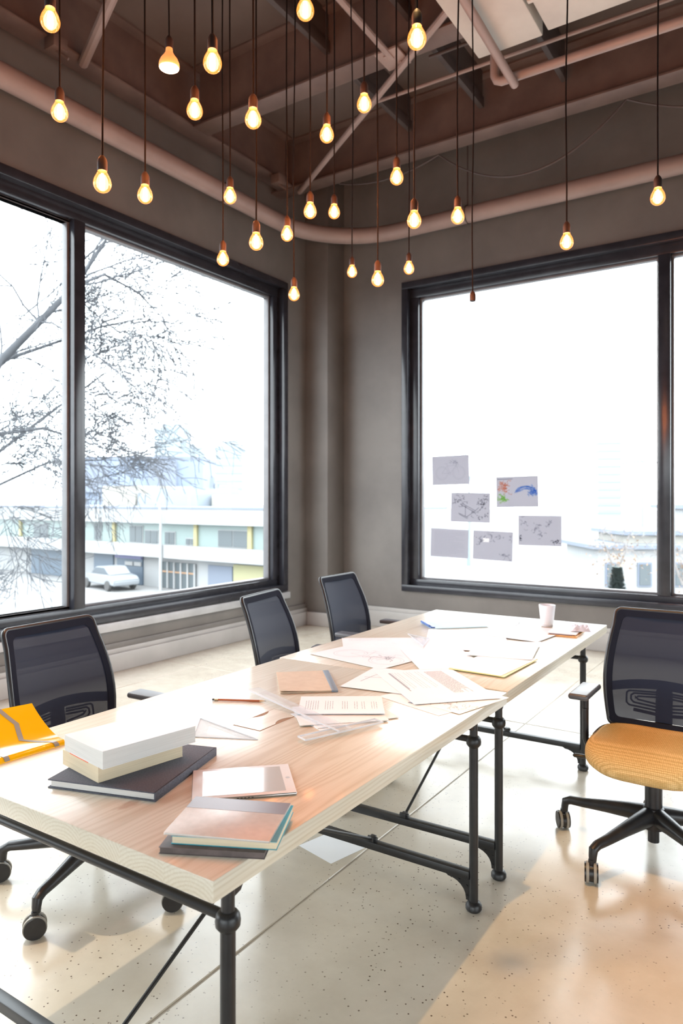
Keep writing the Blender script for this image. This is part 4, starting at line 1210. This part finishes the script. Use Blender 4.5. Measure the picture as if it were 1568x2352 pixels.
face_me = MB().lathe([(0.0, -0.037), (0.020, -0.0355), (0.034, -0.0315), (0.0405, -0.027), (0.0, -0.026)], n=28).mesh('reflector_face', 60)
mount_me = MB().lathe([(0.0, 0.0), (0.018, 0.0), (0.022, 0.006), (0.022, 0.018), (0.0, 0.018)], n=16).mesh('ceiling_cap', 50)
def pendant(p, label, kind='lit', ztop=ZC, seed=0):
    root = empty('pendant_bulb', p, 0, label, 'pendant lamp', 'bare bulbs hanging on black cords')
    rr = random.Random(seed)
    hgt = ztop - p[2]
    rise = 0.012 if kind == 'reflector' else 0.0
    n = 14
    pts = [(0, 0, 0.092 + rise)]
    ph, am = rr.uniform(0, 6), rr.uniform(0.002, 0.007)
    for k in range(1, n + 1):
        t = k / n
        pts.append((am * math.sin(ph + t * 9) * math.sin(PI * t), am * math.cos(ph * 2 + t * 7) * math.sin(PI * t), 0.092 + rise + (hgt - 0.10 - rise) * t))
    MB().tube(pts, 0.0036, 6).build('cord', M['cord'], root, 60)
    link('socket', sock_me, M['socket'], root, (0, 0, rise))
    link('ceiling_cap', mount_me, M['socket'], root, (0, 0, hgt - 0.018))
    if kind == 'reflector':
        b_ = link('bulb', ref_me, M['led_body'], root)
        link('bulb_face', face_me, M['led_face'], b_)
    elif kind == 'unlit':
        me = bulb_me.copy(); me.materials.clear()
        b_ = link('bulb', me, M['clear_bulb'], root)
        f2 = MB().tube([(0, 0, 0.04), (0.004, 0, 0.0), (-0.004, 0, 0.0), (0, 0, 0.04)], 0.001, 6).mesh('filament')
        link('filament', f2, M['dead_filament'], b_)
    else:
        b_ = link('bulb', bulb_me, M['bulb_glass'], root)
        link('filament', fil_me, M['filament'], b_)
        link('glow_capsule', glow_me, M['inner'], b_)
    return root
PB = [((-1.977, 1.356, 3.000), 'glowing bulb at the top left corner of the picture', 'lit'),
      ((-2.261, 1.589, 2.905), 'glowing bulb in front of the thick pipe, below the top left corner bulb', 'lit'),
      ((-1.975, 1.551, 2.565), 'large glowing bulb hanging just above the left window head', 'lit'),
      ((-2.173, 1.909, 2.700), 'glowing bulb just right of the large one above the left window head', 'lit'),
      ((-1.901, 1.907, 2.950), 'glowing bulb below and right of the cone-shaped reflector bulb', 'lit'),
      ((-1.588, 1.672, 2.901), 'large glowing bulb immediately right of the cone-shaped reflector bulb', 'lit'),
      ((-2.210, 2.070, 3.325), 'cone-shaped reflector bulb with a flat white face', 'reflector'),
      ((-1.674, 1.973, 2.880), 'glowing bulb in front of the left end of the middle beam', 'lit'),
      ((-1.405, 1.925, 3.146), 'glowing bulb cut off by the top edge near the middle', 'lit'),
      ((-1.017, 1.985, 2.945), 'large glowing bulb next to the end of the pale duct', 'lit'),
      ((-1.494, 2.451, 3.104), 'glowing bulb in front of the long diagonal brace', 'lit'),
      ((-1.670, 2.440, 3.025), 'glowing bulb left of the long diagonal brace, above the corner', 'lit'),
      ((-1.518, 2.768, 2.934), 'glowing bulb level with the sagging cables, right of the corner', 'lit'),
      ((-2.209, 2.441, 2.894), 'glowing bulb in front of the thick pipe, right of the left window mullion', 'lit'),
      ((-1.901, 2.642, 2.826), 'left one of the two bulbs side by side above the corner column', 'lit'),
      ((-2.010, 3.003, 2.969), 'right one of the two bulbs side by side above the corner column', 'lit'),
      ((-1.917, 2.279, 2.576), 'pale glowing bulb below the thick pipe near the left window corner', 'lit'),
      ((-2.132, 2.769, 2.807), 'small glowing bulb overlapping the pipe left of its bend', 'lit'),
      ((-2.396, 2.596, 2.685), 'pale bulb overlapping the head frame of the left window', 'lit'),
      ((-2.265, 3.002, 2.589), 'lowest pale bulb between the left window and the column', 'lit'),
      ((-2.270, 3.584, 2.867), 'smallest glowing bulb, just right of the corner column below the pipe', 'lit'),
      ((-1.698, 2.909, 2.547), 'lowest glowing bulb left of the right window', 'lit'),
      ((-1.902, 3.614, 2.830), 'small glowing bulb above the upper left corner of the right window', 'lit'),
      ((-1.365, 2.640, 2.667), 'glowing bulb overlapping the pipe, left one of two right of the corner', 'lit'),
      ((-1.291, 2.916, 2.760), 'glowing bulb overlapping the pipe, right one of two right of the corner', 'lit'),
      ((-0.886, 3.181, 2.646), 'glowing bulb hanging above the middle of the right window', 'lit'),
      ((-0.514, 3.197, 2.764), 'rightmost glowing bulb, above the right window mullion', 'lit'),
      ((-1.472, 3.518, 2.515), 'unlit clear bulb hanging in front of the right window glass', 'unlit')]
for i, (p, lb, kd) in enumerate(PB):
    p = Vector(p)
    under = -1.95 < p.x < -0.70 and 3.13 < p.y < 4.74
    pendant(p, lb, kd, 4.62 if under and p.x < -1.45 else (4.60 if under else (5.2 if abs(p.x + 3.31) < 0.03 else ZC)), i)

# ------------------------------------------------------------------ outside the windows
G = -4.0
X_ = {}  # exterior colours; distance haze is put into the far ones as paleness
X_['street'] = noisy('pale_street', (0.211, 0.211, 0.211), (0.252, 0.252, 0.252), 0.15, 0.9)
X_['white'] = noisy('white_render', (0.301, 0.314, 0.322), (0.334, 0.336, 0.336), 0.3, 0.9)
X_['cream'] = noisy('cream_render', (0.318, 0.301, 0.268), (0.336, 0.326, 0.293), 0.3, 0.9)
X_['green'] = mat('pale_green_glazing', (0.211, 0.268, 0.260), 0.3)
X_['dark'] = mat('dark_opening', (0.093, 0.110, 0.118), 0.4)
X_['bluedark'] = mat('blue_shop_front', (0.097, 0.130, 0.170), 0.4)
X_['yellowp'] = mat('yellow_post', (0.336, 0.301, 0.162), 0.7)
X_['yellow'] = mat('yellow_wall_panel', (0.336, 0.326, 0.195), 0.8)
X_['purple'] = mat('purple_sign', (0.195, 0.195, 0.336), 0.6)
X_['orange'] = mat('orange_stripe', (0.336, 0.211, 0.130), 0.6)
X_['bluebld'] = noisy('blue_hall_cladding', (0.186, 0.227, 0.301), (0.203, 0.244, 0.318), 0.05, 0.8)
X_['greybld'] = mat('grey_blue_cladding', (0.170, 0.195, 0.244), 0.8)
X_['tower'] = mat('haze_paled_tower', (0.260, 0.301, 0.330), 0.8)  # pale blue-grey stands in for haze over the distance
X_['tower2'] = mat('haze_paled_bands', (0.227, 0.273, 0.305), 0.7)
X_['roofblue'] = mat('pale_blue_roof', (0.236, 0.268, 0.301), 0.8)
X_['bark'] = noisy('grey_bark', (0.085, 0.09, 0.10), (0.115, 0.12, 0.132), 3, 0.9)
X_['leaf'] = mat('orange_leaves', (0.326, 0.219, 0.146), 0.8)
X_['leafg'] = mat('grey_green_needles', (0.075, 0.095, 0.090), 0.8)
X_['brush'] = mat('brown_shrubs', (0.244, 0.227, 0.219), 0.9)
b = MB(); b.box((-420, -60, G - 0.3), (120, 420, G))
props(b.build('street_ground', X_['street']), 'pale street and ground outside the windows', 'ground', None, 'structure')

def building(label, loc, rz, group='buildings outside the windows', name='office_building'):
    return empty(name, loc, rz, label, 'building', group)
def part(root, name, m, *boxes):
    b = MB()
    for lo, hi in boxes: b.box(lo, hi)
    return b.build(name, m, root)
# two-storey street building, local x along its facade, -y towards the office
sb = building('two-storey white building across the street with shops below', (-42.66, 31.84, G), R(-3.09), None, 'street_building')
Z = lambda z: z - G
part(sb, 'wall', X_['white'], ((-16, 0, 0), (24, 9, Z(1.0))))
part(sb, 'roof_band', X_['white'], ((-16, -0.7, Z(0.08)), (24, 0.0, Z(1.0))))
part(sb, 'roof_coping', X_['greybld'], ((-16, -0.75, Z(1.0)), (24, 9.1, Z(1.12))))
part(sb, 'upper_glazing', X_['green'], ((-15.8, -0.10, Z(-1.25)), (23.8, 0.0, Z(0.08))))
for u0, u1 in ((3.69, 3.98), (11.72, 12.0), (16.2, 16.52), (-2.2, -1.9), (-8.0, -7.7), (20.6, 20.9)):
    part(sb, 'facade_post', X_['yellowp'], ((u0, -0.25, Z(-1.25)), (u1, -0.08, Z(0.08))))
for u0, u1, z1, z0 in ((5.51, 6.76, -0.17, -1.2), (7.07, 8.28, -0.42, -1.22), (9.03, 9.9, -0.48, -1.21), (10.98, 11.7, -0.83, -1.18), (13.79, 16.15, -0.25, -1.18), (1.6, 2.3, -0.1, -1.15), (-1.5, 0.2, -0.2, -1.2), (-6.0, -4.2, -0.3, -1.2), (17.6, 19.6, -0.3, -1.2)):
    f = part(sb, 'window', X_['white'], ((u0 - 0.06, -0.16, Z(z0 - 0.05)), (u1 + 0.06, -0.09, Z(z1 + 0.05))))
    m = (u0 + u1) / 2
    part(f, 'window_pane', X_['dark'], ((u0, -0.20, Z(z0)), (m - 0.04, -0.15, Z(z1)))); part(f, 'window_pane', X_['dark'], ((m + 0.04, -0.20, Z(z0)), (u1, -0.15, Z(z1))))
part(sb, 'balcony_band', X_['white'], ((-16, -0.9, Z(-2.02)), (24, 0.0, Z(-1.25))))
for nm, mm, u0, u1, z1 in (('shop_front', 'bluedark', 1.44, 3.60, -2.12), ('shop_front', 'bluedark', 4.02, 6.70, -2.12), ('entrance', 'dark', 8.6, 11.7, -2.35), ('garage_opening', 'greybld', 12.83, 14.85, -2.35), ('yellow_panel', 'yellow', 14.94, 18.5, -2.20), ('shop_front', 'bluedark', -6.5, -2.0, -2.12)):
    f = part(sb, nm, X_[mm], ((u0, -0.10, 0.02), (u1, 0.0, Z(z1))))
    if nm == 'entrance':
        part(f, 'orange_rail', X_['orange'], ((u0, -0.16, Z(-3.0)), (u1, -0.09, Z(-2.9))))
        for k in range(6): part(f, 'door_mullion', X_['white'], ((u0 + (u1 - u0) * k / 5 - 0.06, -0.18, 0.02), (u0 + (u1 - u0) * k / 5 + 0.06, -0.09, Z(z1))))
part(sb, 'shop_sign', X_['purple'], ((4.0, -0.25, Z(-2.3)), (6.75, -0.1, Z(-2.05))))
part(sb, 'shop_sign', X_['white'], ((5.0, -0.2, Z(-2.75)), (5.8, -0.12, Z(-2.5)))); part(sb, 'shop_sign', X_['white'], ((5.95, -0.2, Z(-2.75)), (6.65, -0.12, Z(-2.5))))
part(sb, 'plant_room', X_['cream'], ((-2, 3, Z(1.0)), (1.9, 8.5, Z(2.6))))
part(sb, 'barrel_roof', X_['roofblue'], ((2.2, 3, Z(1.0)), (8.5, 8.5, Z(2.0))), ((3.0, 3.4, Z(2.0)), (7.2, 8.2, Z(2.35))))
part(sb, 'roof_hut', X_['cream'], ((8.8, 4, Z(1.0)), (10.2, 7, Z(1.9))))

def tower(label, loc, rz, wx, wy, h, m, m2, floors, cols):
    root = building(label, loc, rz, 'hazy distant towers')
    part(root, 'tower_body', m, ((-wx / 2, -wy / 2, 0), (wx / 2, wy / 2, h)))
    part(root, 'roof_crown', m, ((-wx * 0.3, -wy * 0.3, h), (wx * 0.3, wy * 0.3, h + 1.8)))
    for k in range(floors):
        z = h * (k + 0.4) / floors
        part(root, 'window_band', m2, ((-wx / 2 - 0.15, -wy / 2 - 0.15, z), (wx / 2 + 0.15, wy / 2 + 0.15, z + h / floors * 0.42)))
    return root
tower('tallest pale tower on the skyline, left of the others', (-225, 213, G), R(33), 13.2, 10, 36, X_['tower'], X_['tower2'], 12, 4)
tower('pale tower in the middle of the skyline', (-202, 203, G), R(33), 7.2, 9, 26, X_['tower'], X_['tower2'], 9, 3)
tower('pale tower nearest the right jamb of the left window', (-177, 196, G), R(33), 9.6, 9, 25.5, X_['tower'], X_['tower2'], 9, 3)
tower('pale tower seen through the right window', (-58.2, 261, G), R(20), 7.5, 8, 27, X_['tower'], X_['tower2'], 10, 3)
hall = building('big blue curved hall behind the street building', (-93.9, 82, G), R(33), None, 'hall_building')
prof = [(-10.2 + 20.4 * k / 12, -2.2 * math.sin(PI * k / 12)) for k in range(13)] + [(10.2, 12), (-10.2, 12)]
b = MB(); b.prism(prof, 0, 12.4); b.build('hall_body', X_['bluebld'], hall)
b = MB(); b.prism([(x * 1.01, y * 1.01 - 0.05) for x, y in prof], 12.4, 12.9); b.build('hall_roof', X_['greybld'], hall)
b = MB(); b.box((1.6, -2.6, 7.2), (6.2, -1.6, 12.2)); b.build('hall_panel', X_['greybld'], hall)
b = MB(); b.box((-10.0, -1.6, 6.9), (-5.2, -0.4, 12.0)); b.build('hall_panel', X_['greybld'], hall)
mo = empty('chimney_stack', (-52.6, 55.2, G), R(33), 'dark pointed stack on the roofs behind the street building', 'chimney')
b = MB(); b.prism([(-0.55, 0), (0.45, 0), (0.30, 8.0), (0.05, 8.3), (-0.1, 7.4)], -0.4, 0.4, Matrix(((1, 0, 0, 0), (0, 0, -1, 0), (0, 1, 0, 0), (0, 0, 0, 1)))); b.build('stack', X_['greybld'], mo)
part(mo, 'side_frame', X_['tower2'], ((0.5, -0.3, 0), (0.75, 0.3, 7.4)), ((0.75, -0.3, 7.2), (2.4, 0.3, 7.4)))
# street lamp
slp = empty('street_lamp', (-33.1, 30.3, G), R(33), 'tall white street lamp in front of the street building', 'street lamp')
MB().tube([(0, 0, 0), (0, 0, 4.6), (-0.1, 0, 5.2), (-0.7, 0, 5.75), (-1.2, 0, 5.95)], [0.11, 0.08, 0.07, 0.06, 0.05], 10).build('pole', X_['white'], slp)
MB().box((-1.95, -0.16, 5.92), (-1.15, 0.16, 6.06), 0.05).build('lamp_head', X_['white'], slp)
# parked car
car = empty('parked_car', (-36.6, 29.3, G), R(-12), 'silver saloon car parked in front of the shops', 'car')
X_['carp'] = mat('silver_car_paint', (0.26, 0.28, 0.30), 0.25); X_['glassd'] = mat('car_glass', (0.10, 0.12, 0.14), 0.15); X_['tyre'] = mat('tyre', (0.07, 0.07, 0.07), 0.7)
side = Matrix(((1, 0, 0, 0), (0, 0, -1, 0), (0, 1, 0, 0), (0, 0, 0, 1)))
body = [(-2.2, 0.35), (-2.25, 0.65), (-2.1, 0.85), (-1.2, 0.95), (1.2, 0.98), (2.0, 0.88), (2.25, 0.65), (2.2, 0.35)]
b = MB(); b.prism(body, -0.85, 0.85, side); bmesh.ops.bevel(b.bm, geom=b.bm.edges[:], offset=0.06, segments=2, affect='EDGES'); b.build('car_body', X_['carp'], car)
b = MB(); b.prism([(-1.15, 0.94), (-0.45, 1.40), (0.75, 1.42), (1.45, 0.96)], -0.72, 0.72, side); bmesh.ops.bevel(b.bm, geom=b.bm.edges[:], offset=0.05, segments=2, affect='EDGES'); cb = b.build('cabin', X_['carp'], car)
b = MB(); b.prism([(-0.98, 0.98), (-0.40, 1.34), (0.70, 1.36), (1.25, 0.99)], -0.735, 0.735, side); b.build('side_windows', X_['glassd'], cb)
for x in (-1.4, 1.4):
    for y in (-0.82, 0.82):
        MB().lathe([(0.0, -0.1), (0.30, -0.1), (0.32, -0.06), (0.32, 0.06), (0.30, 0.1), (0.0, 0.1)], (x, y, 0.32), 20, 'Y').build('wheel', X_['tyre'], car)
MB().box((-2.28, -0.8, 0.62), (-2.18, -0.5, 0.76), 0.02).build('headlight', X_['glassd'], car)
MB().box((-2.28, 0.5, 0.62), (-2.18, 0.8, 0.76), 0.02).build('headlight', X_['glassd'], car)
MB().box((-2.27, -0.25, 0.42), (-2.2, 0.25, 0.55)).build('number_plate', X_['purple'], car)

# bare trees
RMIN = 0.0064
def grow(mb, tw, p, d, length, r, depth, rr, spread, droop, maxd):
    n = max(3, int(length / 0.35))
    pts = [p]; rs = [r]
    q = p.copy(); dd = d.copy()
    for k in range(n):
        dd = (dd + Vector((rr.gauss(0, 1), rr.gauss(0, 1), rr.gauss(0, 1))) * 0.13 + Vector((0, 0, droop))).normalized()
        q = q + dd * (length / n)
        pts.append(q); rs.append(r * (1 - 0.55 * (k + 1) / n))
    rs = [max(v, RMIN) for v in rs]
    (mb if depth < 2 else tw).tube(pts, rs, 6 if depth < 2 else 4, caps=False)
    if depth >= maxd: return
    kids_n = 5 if depth <= 1 else 3
    for k in range(kids_n):
        t = 0.25 + 0.75 * (k + rr.random() * 0.6) / kids_n
        i = min(int(t * n), n)
        ax = Vector((rr.gauss(0, 1), rr.gauss(0, 1), rr.gauss(0, 1))).normalized()
        nd = (dd + ax * spread).normalized()
        grow(mb, tw, pts[i], nd, length * rr.uniform(0.45, 0.75), rs[i] * rr.uniform(0.4, 0.62), depth + 1, rr, spread, droop, maxd)
def bare_tree(label, base, limbs, seed, maxd=4, m=None, spread=0.75, droop=-0.02, trunk_r=0.2):
    root = empty('bare_tree', base, 0, label, 'tree', 'bare trees outside')
    rr = random.Random(seed); o = Vector(base)
    b = MB(); b.tube([Vector(q) - o for q in limbs[0]], [trunk_r * (1 - 0.6 * k / (len(limbs[0]) - 1)) for k in range(len(limbs[0]))], 10); b.build('trunk', m or X_['bark'], root, 60)
    mb, tw = MB(), MB()
    for lm in limbs[1:]:
        P = [Vector(q) - o for q in lm['pts']]
        mb.tube(P, [lm['r'] * (1 - 0.65 * k / (len(P) - 1)) for k in range(len(P))], 8)
        for k, p in enumerate(P[1:]):
            for _ in range(lm.get('n', 2)):
                ax = Vector((rr.gauss(0, 1), rr.gauss(0, 1), rr.gauss(0, 1))).normalized()
                d = ((P[-1] - P[0]).normalized() * 0.6 + ax * 0.9).normalized()
                grow(mb, tw, p, d, lm.get('len', 1.8) * rr.uniform(0.7, 1.2), lm['r'] * 0.20, 1, rr, spread, droop, maxd)
    mb.build('branches', m or X_['bark'], root, 60)
    t = tw.build('twigs', m or X_['bark'], root, 60); t['kind'] = 'stuff'
    return root
bare_tree('bare tree with a thick slanting limb outside the left window', (-15.2, 5.0, G),
          [[(-15.2, 5.0, G), (-14.6, 5.6, -1.5), (-14.0, 6.2, 1.0), (-13.3, 6.8, 2.7)],
           dict(pts=[(-13.3, 6.8, 2.7), (-12.36, 7.45, 4.06), (-11.76, 7.84, 4.78), (-11.2, 8.2, 5.45), (-10.9, 8.6, 6.3)], r=0.10, n=4, len=2.6),
           dict(pts=[(-13.3, 6.8, 2.7), (-12.8, 7.6, 2.75), (-12.3, 8.3, 2.9), (-12.0, 8.9, 2.7)], r=0.05, n=4, len=2.0),
           dict(pts=[(-13.6, 6.5, 1.8), (-13.2, 7.6, 2.2), (-12.8, 8.8, 3.3), (-12.4, 9.8, 4.2)], r=0.045, n=4, len=2.0),
           dict(pts=[(-12.36, 7.45, 4.06), (-12.6, 8.6, 4.6), (-12.5, 9.8, 5.2), (-12.2, 10.6, 5.5)], r=0.04, n=4, len=2.0),
           dict(pts=[(-13.6, 6.5, 1.8), (-13.4, 7.8, 1.7), (-13.2, 9.0, 2.3), (-13.0, 10.2, 2.4)], r=0.04, n=4, len=1.8),
           dict(pts=[(-11.2, 8.2, 5.45), (-11.4, 9.0, 5.9), (-11.5, 9.9, 5.8), (-11.5, 10.6, 5.4)], r=0.035, n=4, len=1.8)], 11, 4)
bare_tree('low bare shrub below the thick limb outside the left window', (-19.5, 8.6, G),
          [[(-19.5, 8.6, G), (-19.4, 8.7, -3.0), (-19.3, 8.8, -2.4)],
           dict(pts=[(-19.3, 8.8, -2.4), (-19.0, 9.4, -1.4), (-18.6, 10.0, -0.9)], r=0.06, n=4, len=1.6),
           dict(pts=[(-19.3, 8.8, -2.4), (-19.6, 8.6, -1.2), (-19.8, 8.3, -0.5)], r=0.06, n=4, len=1.6),
           dict(pts=[(-19.3, 8.8, -2.8), (-18.6, 9.3, -2.4), (-18.0, 9.8, -2.1)], r=0.05, n=4, len=1.4)], 12, 4)
bare_tree('faint bare tree behind the sketches of the right window', (-23.8, 56.0, G),
          [[(-23.8, 56, G), (-23.7, 56, 0), (-23.8, 56, 3.5)],
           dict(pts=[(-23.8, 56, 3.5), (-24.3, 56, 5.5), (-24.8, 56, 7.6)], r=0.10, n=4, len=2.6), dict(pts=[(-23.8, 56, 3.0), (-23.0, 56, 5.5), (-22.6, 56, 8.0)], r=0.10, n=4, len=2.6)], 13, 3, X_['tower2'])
for k, (bx_, by_, sd) in enumerate(((-6.0, 28.4, 5), (-3.5, 26.8, 6))):
    tr = bare_tree('thin tree with %s orange leaves outside the right window' % ('scattered' if k == 0 else 'few'), (bx_, by_, G),
              [[(bx_, by_, G), (bx_ + 0.05, by_, -2.2), (bx_, by_, -0.9)], dict(pts=[(bx_, by_, -1.4), (bx_ - 0.35, by_, -0.5), (bx_ - 0.6, by_, 0.2)], r=0.05, n=3, len=0.7), dict(pts=[(bx_, by_, -1.2), (bx_ + 0.3, by_, -0.4), (bx_ + 0.45, by_, 0.2)], r=0.05, n=3, len=0.7)], sd, 3, X_['brush'], trunk_r=0.07)
    rr = random.Random(sd); b = MB()
    for _ in range(260):
        c = Vector((rr.gauss(0, 0.45), rr.gauss(0, 0.4), 3.25 + rr.gauss(0, 0.45))); a = Vector((rr.gauss(0, 1), rr.gauss(0, 1), rr.gauss(0, 1))).normalized() * 0.06; d = a.cross(Vector((0.3, 0.2, 0.9))).normalized() * 0.04
        b.quad(c - a, c - d, c + a, c + d)
    lf = b.build('leaves', X_['leaf'], tr); lf['kind'] = 'stuff'
cn = empty('conifer', (-5.2, 24.6, G), 0, 'small grey-green conifer outside the right window', 'tree')
MB().tube([(0, 0, 0), (0, 0, 2.6)], [0.07, 0.03], 8).build('trunk', X_['bark'], cn)
rr = random.Random(8); b = MB()
for _ in range(2600):
    t = rr.random() ** 0.8; z = 0.35 + 2.9 * t; r_ = 0.72 * (1 - t) * math.sqrt(rr.random()) + 0.03; a = rr.uniform(0, 2 * PI)
    c = Vector((r_ * math.cos(a), r_ * math.sin(a), z)); d = Vector((math.cos(a), math.sin(a), 0.5)).normalized() * 0.15; e = d.cross(Vector((0, 0, 1))).normalized() * 0.035
    b.quad(c - d * 0.3 - e, c - d * 0.3 + e, c + d + e, c + d - e)
fo = b.build('needles', X_['leafg'], cn); fo['kind'] = 'stuff'
lb_ = building('low pale house with a dark eave outside the right window', (-7.4, 37.5, G), R(33), None, 'low_house')
part(lb_, 'wall', X_['white'], ((-1.5, 0, 0), (4.5, 5, 3.1))); part(lb_, 'roof', X_['greybld'], ((-1.9, -0.4, 3.1), (4.9, 5.4, 3.3)))
part(lb_, 'upper_wall', X_['cream'], ((0.3, 0.8, 3.3), (4.5, 5, 3.75))); part(lb_, 'upper_roof', X_['greybld'], ((0.0, 0.5, 3.75), (4.9, 5.4, 3.95)))
for x in (-0.8, 0.8, 2.6):
    f = part(lb_, 'window', X_['greybld'], ((x - 0.35, -0.08, 1.2), (x + 0.35, 0.0, 2.4))); part(f, 'window_pane', X_['dark'], ((x - 0.27, -0.12, 1.28), (x + 0.27, -0.07, 2.32)))
wb = building('white house with windows at the right edge of the right window', (-3.6, 47.5, G), R(33), None, 'white_house')
part(wb, 'wall', X_['white'], ((-1.8, 0, 0), (5, 6, 5.0))); part(wb, 'roof', X_['greybld'], ((-2.1, -0.3, 5.0), (5.3, 6.3, 5.25))); part(wb, 'floor_band', X_['tower2'], ((-1.85, -0.1, 2.5), (5.05, 0.0, 2.75)))
for x in (-0.9, 0.5, 1.9, 3.3):
    for z in (1.0, 3.4):
        f = part(wb, 'window', X_['cream'], ((x - 0.45, -0.08, z), (x + 0.45, 0, z + 1.1))); part(f, 'window_pane', X_['tower2'], ((x - 0.38, -0.12, z + 0.07), (x + 0.38, -0.07, z + 1.03)))
lm2 = empty('street_lamp', (-11.3, 63.0, G), R(20), 'faint street lamp with two arms outside the right window', 'street lamp')
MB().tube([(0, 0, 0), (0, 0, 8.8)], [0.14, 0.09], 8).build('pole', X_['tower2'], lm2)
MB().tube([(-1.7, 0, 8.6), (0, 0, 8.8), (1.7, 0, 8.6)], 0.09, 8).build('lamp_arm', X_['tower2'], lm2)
# distant brownish shrubs
for k, (px, py, sx_, lb) in enumerate(((-43.0, 61.0, 6.0, 'distant brown shrubs right of the pointed stack'), (-46.0, 18.0, 7.0, 'pale shrubs behind the low bare shrub'))):
    rr = random.Random(40 + k); b = MB()
    for _ in range(26):
        c = Vector((rr.uniform(-sx_, sx_), rr.uniform(-2, 2), rr.uniform(1.2, 4.6))); r_ = rr.uniform(0.7, 1.4)
        t = bmesh.new(); bmesh.ops.create_icosphere(t, subdivisions=2, radius=r_)
        for v in t.verts: v.co = v.co * rr.uniform(0.75, 1.25) + c
        b._merge(t)
    b.tube([(0, 0, 0), (0, 0, 2)], 0.2, 6)
    props(b.build('shrub_clump', X_['brush'], None, 60, (px, py, G), R(33)), lb, 'shrubs', None, 'stuff')
